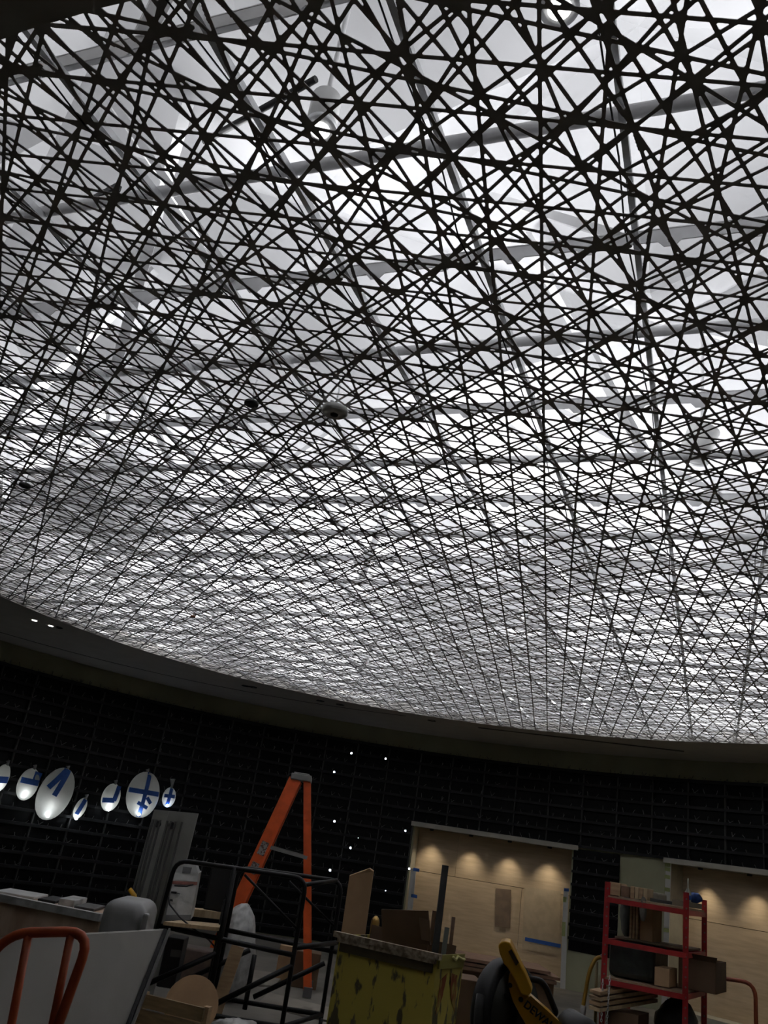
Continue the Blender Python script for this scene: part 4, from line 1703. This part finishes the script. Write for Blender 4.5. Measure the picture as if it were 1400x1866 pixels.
rbox(.02, .96, .3, .97, z1 - .001, z1 + .02, mat('mid_board', (.22, .17, .11), .8, noise=.1), 'shelf_plank', 'plank lying across the middle beams of the red rack', 'plank')
z1 += .021
for k in range(3):
    rbox(.205 + k * .04, .235 + k * .04, .30, .75, z1, z1 + .30, M_WOOD, 'panel_offcut', 'thin panel standing on edge in the rack, %s of three' % ('leftmost', 'middle', 'rightmost')[k], 'panel')
rbox(.335, .50, .32, .75, z1, z1 + .30, M_CARD, 'small_carton', 'square brown carton beside the three thin panels in the rack', 'carton')
b = MB(); c = rp_(.09, .55, z1 + .19); blob(b, c, .06, .12, .19, 41, .15, 16, 10)
tag(b.build('grey_bag', mat('grey_bag', (.10, .11, .10), .5, noise=.4, nscale=8, bump=.6, bscale=10)), 'grey plastic bag at the left on the middle rack level', 'bag')
b = MB(); c = rp_(.22, .80, z1 + .19); blob(b, c, .09, .08, .19, 43, .15, 16, 10)
tag(b.build('dark_bag', M_DKBAG), 'dark green-black bag behind the thin panels on the rack', 'bag')
z2 = shelf_z[2] + .049
b = MB()
b.box(rp_(.30, .45, z2 + .16), Wr * .58, Dr * .7, .32, (Xr, Nr, UPZ))
tag(b.build('wrapped_bundle', M_DKBAG, None, .05), 'dark plastic-wrapped bundle on the lower shelf of the red rack', 'bundle')
rbox(.62, .80, .02, .4, z2, z2 + .16, M_CARD, 'small_carton', 'small open brown carton right of the dark bundle', 'carton')
oc = thing('open_carton', 'open brown carton overhanging the right end of the lower shelf', 'carton', rp_(.95, .5, z2))
ocx = rp_(.86, .55, z2)
for (u0, u1, v0, v1, zz0, zz1) in ((.84, 1.30, .30, .325, z2, z2 + .27), (.84, 1.30, .90, .925, z2, z2 + .27), (.84, .86, .30, .92, z2, z2 + .27), (1.28, 1.30, .30, .92, z2, z2 + .27), (.84, 1.30, .30, .92, z2, z2 + .01)):
    b = MB()
    b.box(rp_((u0 + u1) / 2, (v0 + v1) / 2, (zz0 + zz1) / 2), Wr * (u1 - u0), Dr * (v1 - v0), zz1 - zz0, (Xr, Nr, UPZ))
    b.build('wall', M_CARD2, oc)
b = MB()
b.prism([rp_(.84, .30, z2 + .27), rp_(1.30, .30, z2 + .27), rp_(1.33, .22, z2 + .32), rp_(.86, .22, z2 + .32)], Nr * .012)
b.build('flap', M_CARD2, oc)
# coil of pale hose and slats low on the rack
z3 = shelf_z[3] + .049
for k in range(4):
    a_ = rp_(.0, -.15, z3 + .35 + k * .045)
    b = MB()
    b.bar(rp_(-.06, -.12, z3 + .30 + k * .046), rp_(.45, .55, z3 + .42 + k * .046), .14, .03)
    tag(b.build('slat_bundle_piece', M_WOOD if k % 2 else M_WOODX), 'brown slat in the leaning bundle low on the rack, %s' % ('lowest', 'second lowest', 'second highest', 'highest')[k], 'slat')
b = MB()
b.box(rp_(.22, .3, z3 + .15), .3, .4, .30, (Xr, Nr, UPZ))
tag(b.build('floor_carton', M_CARD2), 'dark carton on the lowest shelf beneath the slats', 'carton')
b = MB(); c = rp_(.78, .5, z3 + .24); blob(b, c, .2, .2, .24, 51, .12, 16, 10)
tag(b.build('black_sack', M_DKBAG), 'black sack on the lowest shelf right of the slats', 'sack')

# chain hanging on the left front upright
ch = thing('hanging_chain', 'steel chain hanging in two strands by the rack left upright', 'chain', P(1104, 1860, YR - .1))
def chain(px0, py0, px1, py1, Y, n):
    for k in range(n):
        t = (k + .5) / n
        q = P(px0 + (px1 - px0) * t, py0 + (py1 - py0) * t, Y)
        q2 = P(px0 + (px1 - px0) * (t + .5 / n), py0 + (py1 - py0) * (t + .5 / n), Y)
        h = (q2 - q).length * 1.25
        d = (q2 - q).normalized()
        s = Vector((1, 0, 0)) if k % 2 else Vector((0, 1, 0))
        s = (s - d * s.dot(d)).normalized()
        loop = [q + d * (h * math.sin(a)) + s * (h * .5 * math.cos(a)) for a in np.linspace(0, 2 * PI, 9)[:-1]]
        b = MB()
        b.tube(loop, .004, 5, True)
        b.build('chain_link', M_STEEL, ch)
chain(1112, 1778, 1106, 1866, YR - .1, 16)
chain(1099, 1784, 1096, 1862, YR - .08, 14)

# yellow bent tube stand left of the rack
ys = thing('bent_tube_stand', 'yellow bent tube stand with white taped ends left of the red rack', 'stand', (P(1080, 1866, 9.8).x, 9.8, 0))
q0 = P(1062, 1838, 9.8)
b = MB()
b.tube(rounded([Vector((q0.x - .03, q0.y, .05)), q0, P(1074, 1770, 9.8), P(1086, 1745, 9.8), P(1101, 1744, 9.8)], .08), .021, 8)
b.build('front_tube', mat('tube_yellow', (.36, .20, .02), .5, noise=.2), ys)
q1 = P(1088, 1752, 10.0)
b = MB()
b.tube([q1, Vector((q1.x + .02, q1.y, .05))], .017, 8)
b.build('rear_tube', mat('tube_olive', (.16, .11, .03), .5, noise=.2), ys)
b = MB()
b.tube([P(1060, 1866, 9.8), P(1064, 1832, 9.8)], .032, 8)
b.build('white_tape', mat('tape_white', (.34, .32, .31), .7, noise=.1), ys)
b = MB()
b.tube([P(1096, 1746, 9.8), P(1105, 1742, 9.8)], .034, 8)
b.build('pink_tape', mat('tape_pink', (.36, .24, .23), .7, noise=.3, nscale=30), ys)

# red push cart handle right of the rack
rc_ = thing('push_cart', 'dark red tubular cart handle right of the shelving rack', 'cart', (P(1370, 1866, 9.4).x, 9.6, 0))
q0, q1 = P(1292, 1780, 9.6), P(1377, 1791, 9.4)
b = MB()
b.tube(rounded([Vector((q0.x - .06, q0.y, .12)), q0 + Vector((-.06, 0, .0)), q1, Vector((q1.x + .0, q1.y, .12))], .14), .02, 10)
b.build('handle', M_DRED, rc_)
b = MB()
b.box((q1.x - .27, q1.y + .6, .11), .5, .9, .04)
b.build('deck', M_DRED, rc_)
for sx in (-.48, -.08):
    for sy in (.25, .95):
        b = MB()
        b.lathe([(.04, -.015), (.045, 0), (.04, .015)], (q1.x + sx, q1.y + sy, .045), (1, 0, 0), 14)
        b.build('caster', M_BLACK, rc_)

# ================================================================== DEVICES AT THE LATTICE
def hung(px, py, wpx, label, name, drop, M1, cat, eye=True):
    q = PZ(px, py, CEIL - drop)
    k = (q - Vector((0, 0, EYE))).length / FPX
    r = wpx * k / 2
    t = thing(name, label, cat, q - UPZ * .03)
    b = MB()
    b.lathe([(r * .8, r * .45), (r, r * .32), (r, 0), (r * .86, -r * .12), (r * .4, -r * .16)], q, UPZ, 32)
    b.build('housing', M1, t)
    b = MB()
    b.tube([q + UPZ * r * .4, q + UPZ * (drop + .12)], .006, 6)
    b.build('hanger', M_STEEL, t)
    if eye:
        b = MB()
        b.lathe([(r * .30, -.16 * r), (r * .28, -.24 * r), (r * .1, -.28 * r)], q, UPZ, 20)
        b.build('sensor', M_BLACK, t)
        b = MB()
        for k_ in range(3):
            a = k_ * 2.1
            b.box(q + Vector((math.cos(a) * r * .6, math.sin(a) * r * .6, r * .5)), .02, .02, r * .3)
        b.build('bracket', M_STEEL, t)
    return t
M_DEV = mat('device_grey', (.85, .85, .82), .5, noise=.05)
hung(610, 752, 48, 'pale round ceiling sensor with a dark eye hanging below the lattice', 'ceiling_sensor', .06, M_DEV, 'sensor')
hung(458, 737, 26, 'small dark disc hanging below the lattice left of the pale sensor', 'ceiling_disc', .04, mat('disc_dark', (.12, .12, .115), .6), 'disc', False)
hung(45, 886, 20, 'small dark disc below the lattice near the left picture edge', 'ceiling_disc', .03, mat('disc_dark', (.12, .12, .115), .6), 'disc', False)
hung(352, 1124, 9, 'little orange-capped sprinkler head at the far side of the lattice', 'sprinkler', .03, mat('sprinkler_red', (.35, .12, .05), .5), 'sprinkler', False)

M_CAN = mat('spot_can', (0.66, 0.66, 0.648), .5, noise=.05)
M_SPOTLENS = emat('spot_lens', (1, .98, .95), 3.0)
M_HOT = emat('spot_hot', (1, .99, .97), 60.0)
def can(px, py, up, r, h, aim, label, M_l):
    q = PZ(px, py, CEIL + up)
    t = thing('spotlight', label, 'spotlight', q, 'spotlights above the lattice')
    d = Vector(aim).normalized()
    b = MB()
    b.lathe([(r, 0), (r, -h), (r * .8, -h - .01)], q, d, 24)
    b.build('can', M_CAN, t)
    b = MB()
    b.lathe([(r * 1.06, .006), (r * 1.06, -.02), (r * .86, -.02), (r * .86, .006)], q, d, 24)
    b.build('rim_ring', M_STEEL, t)
    b = MB()
    b.lathe([(r * .82, -.002), (r * .6, .008), (r * .1, .012)], q, d, 20)
    b.build('lens', M_l, t)
    b = MB()
    b.tube([q - d * h * .8, q - d * h * .8 + UPZ * (ZR + .1 - (q - d * h * .8).z)], .012, 6)
    b.build('pendant_rod', M_BRACE, t)
    return q, d
can(584, 236, .35, .062, .20, (.05, -.15, -1), 'cylindrical pendant spotlight above the lattice at the upper left of centre', M_SPOTLENS)
can(1020, 14, .35, .062, .20, (.05, -.12, -1), 'cylindrical spotlight above the lattice at the top picture edge', M_SPOTLENS)
can(181, 757, .40, .07, .20, (.30, -1, -.42), 'dazzling spotlight aimed at the viewer above the left lattice', M_HOT)
can(1262, 835, .35, .10, .22, (-.3, .2, -1), 'broad grey lamp housing above the lattice at the right', M_BRACE)
can(955, 1340 - 215, .3, .05, .14, (.1, -.2, -1), 'tiny far spotlight above the lattice near the hall centre', M_SPOTLENS)
# black track piece and pipe in the plenum
b = MB()
b.tube([PZ(372, 258, CEIL + .32), PZ(576, 144, CEIL + .32)], .014, 8)
tag(b.build('black_pipe', M_BLACK), 'thin black pipe crossing above the lattice at the upper left', 'pipe')
b = MB()
b.bar(PZ(148, 377, CEIL + .25), PZ(216, 341, CEIL + .25), .03, .03)
tag(b.build('track_piece', M_BLACK), 'short black lighting track above the lattice at the left', 'track')
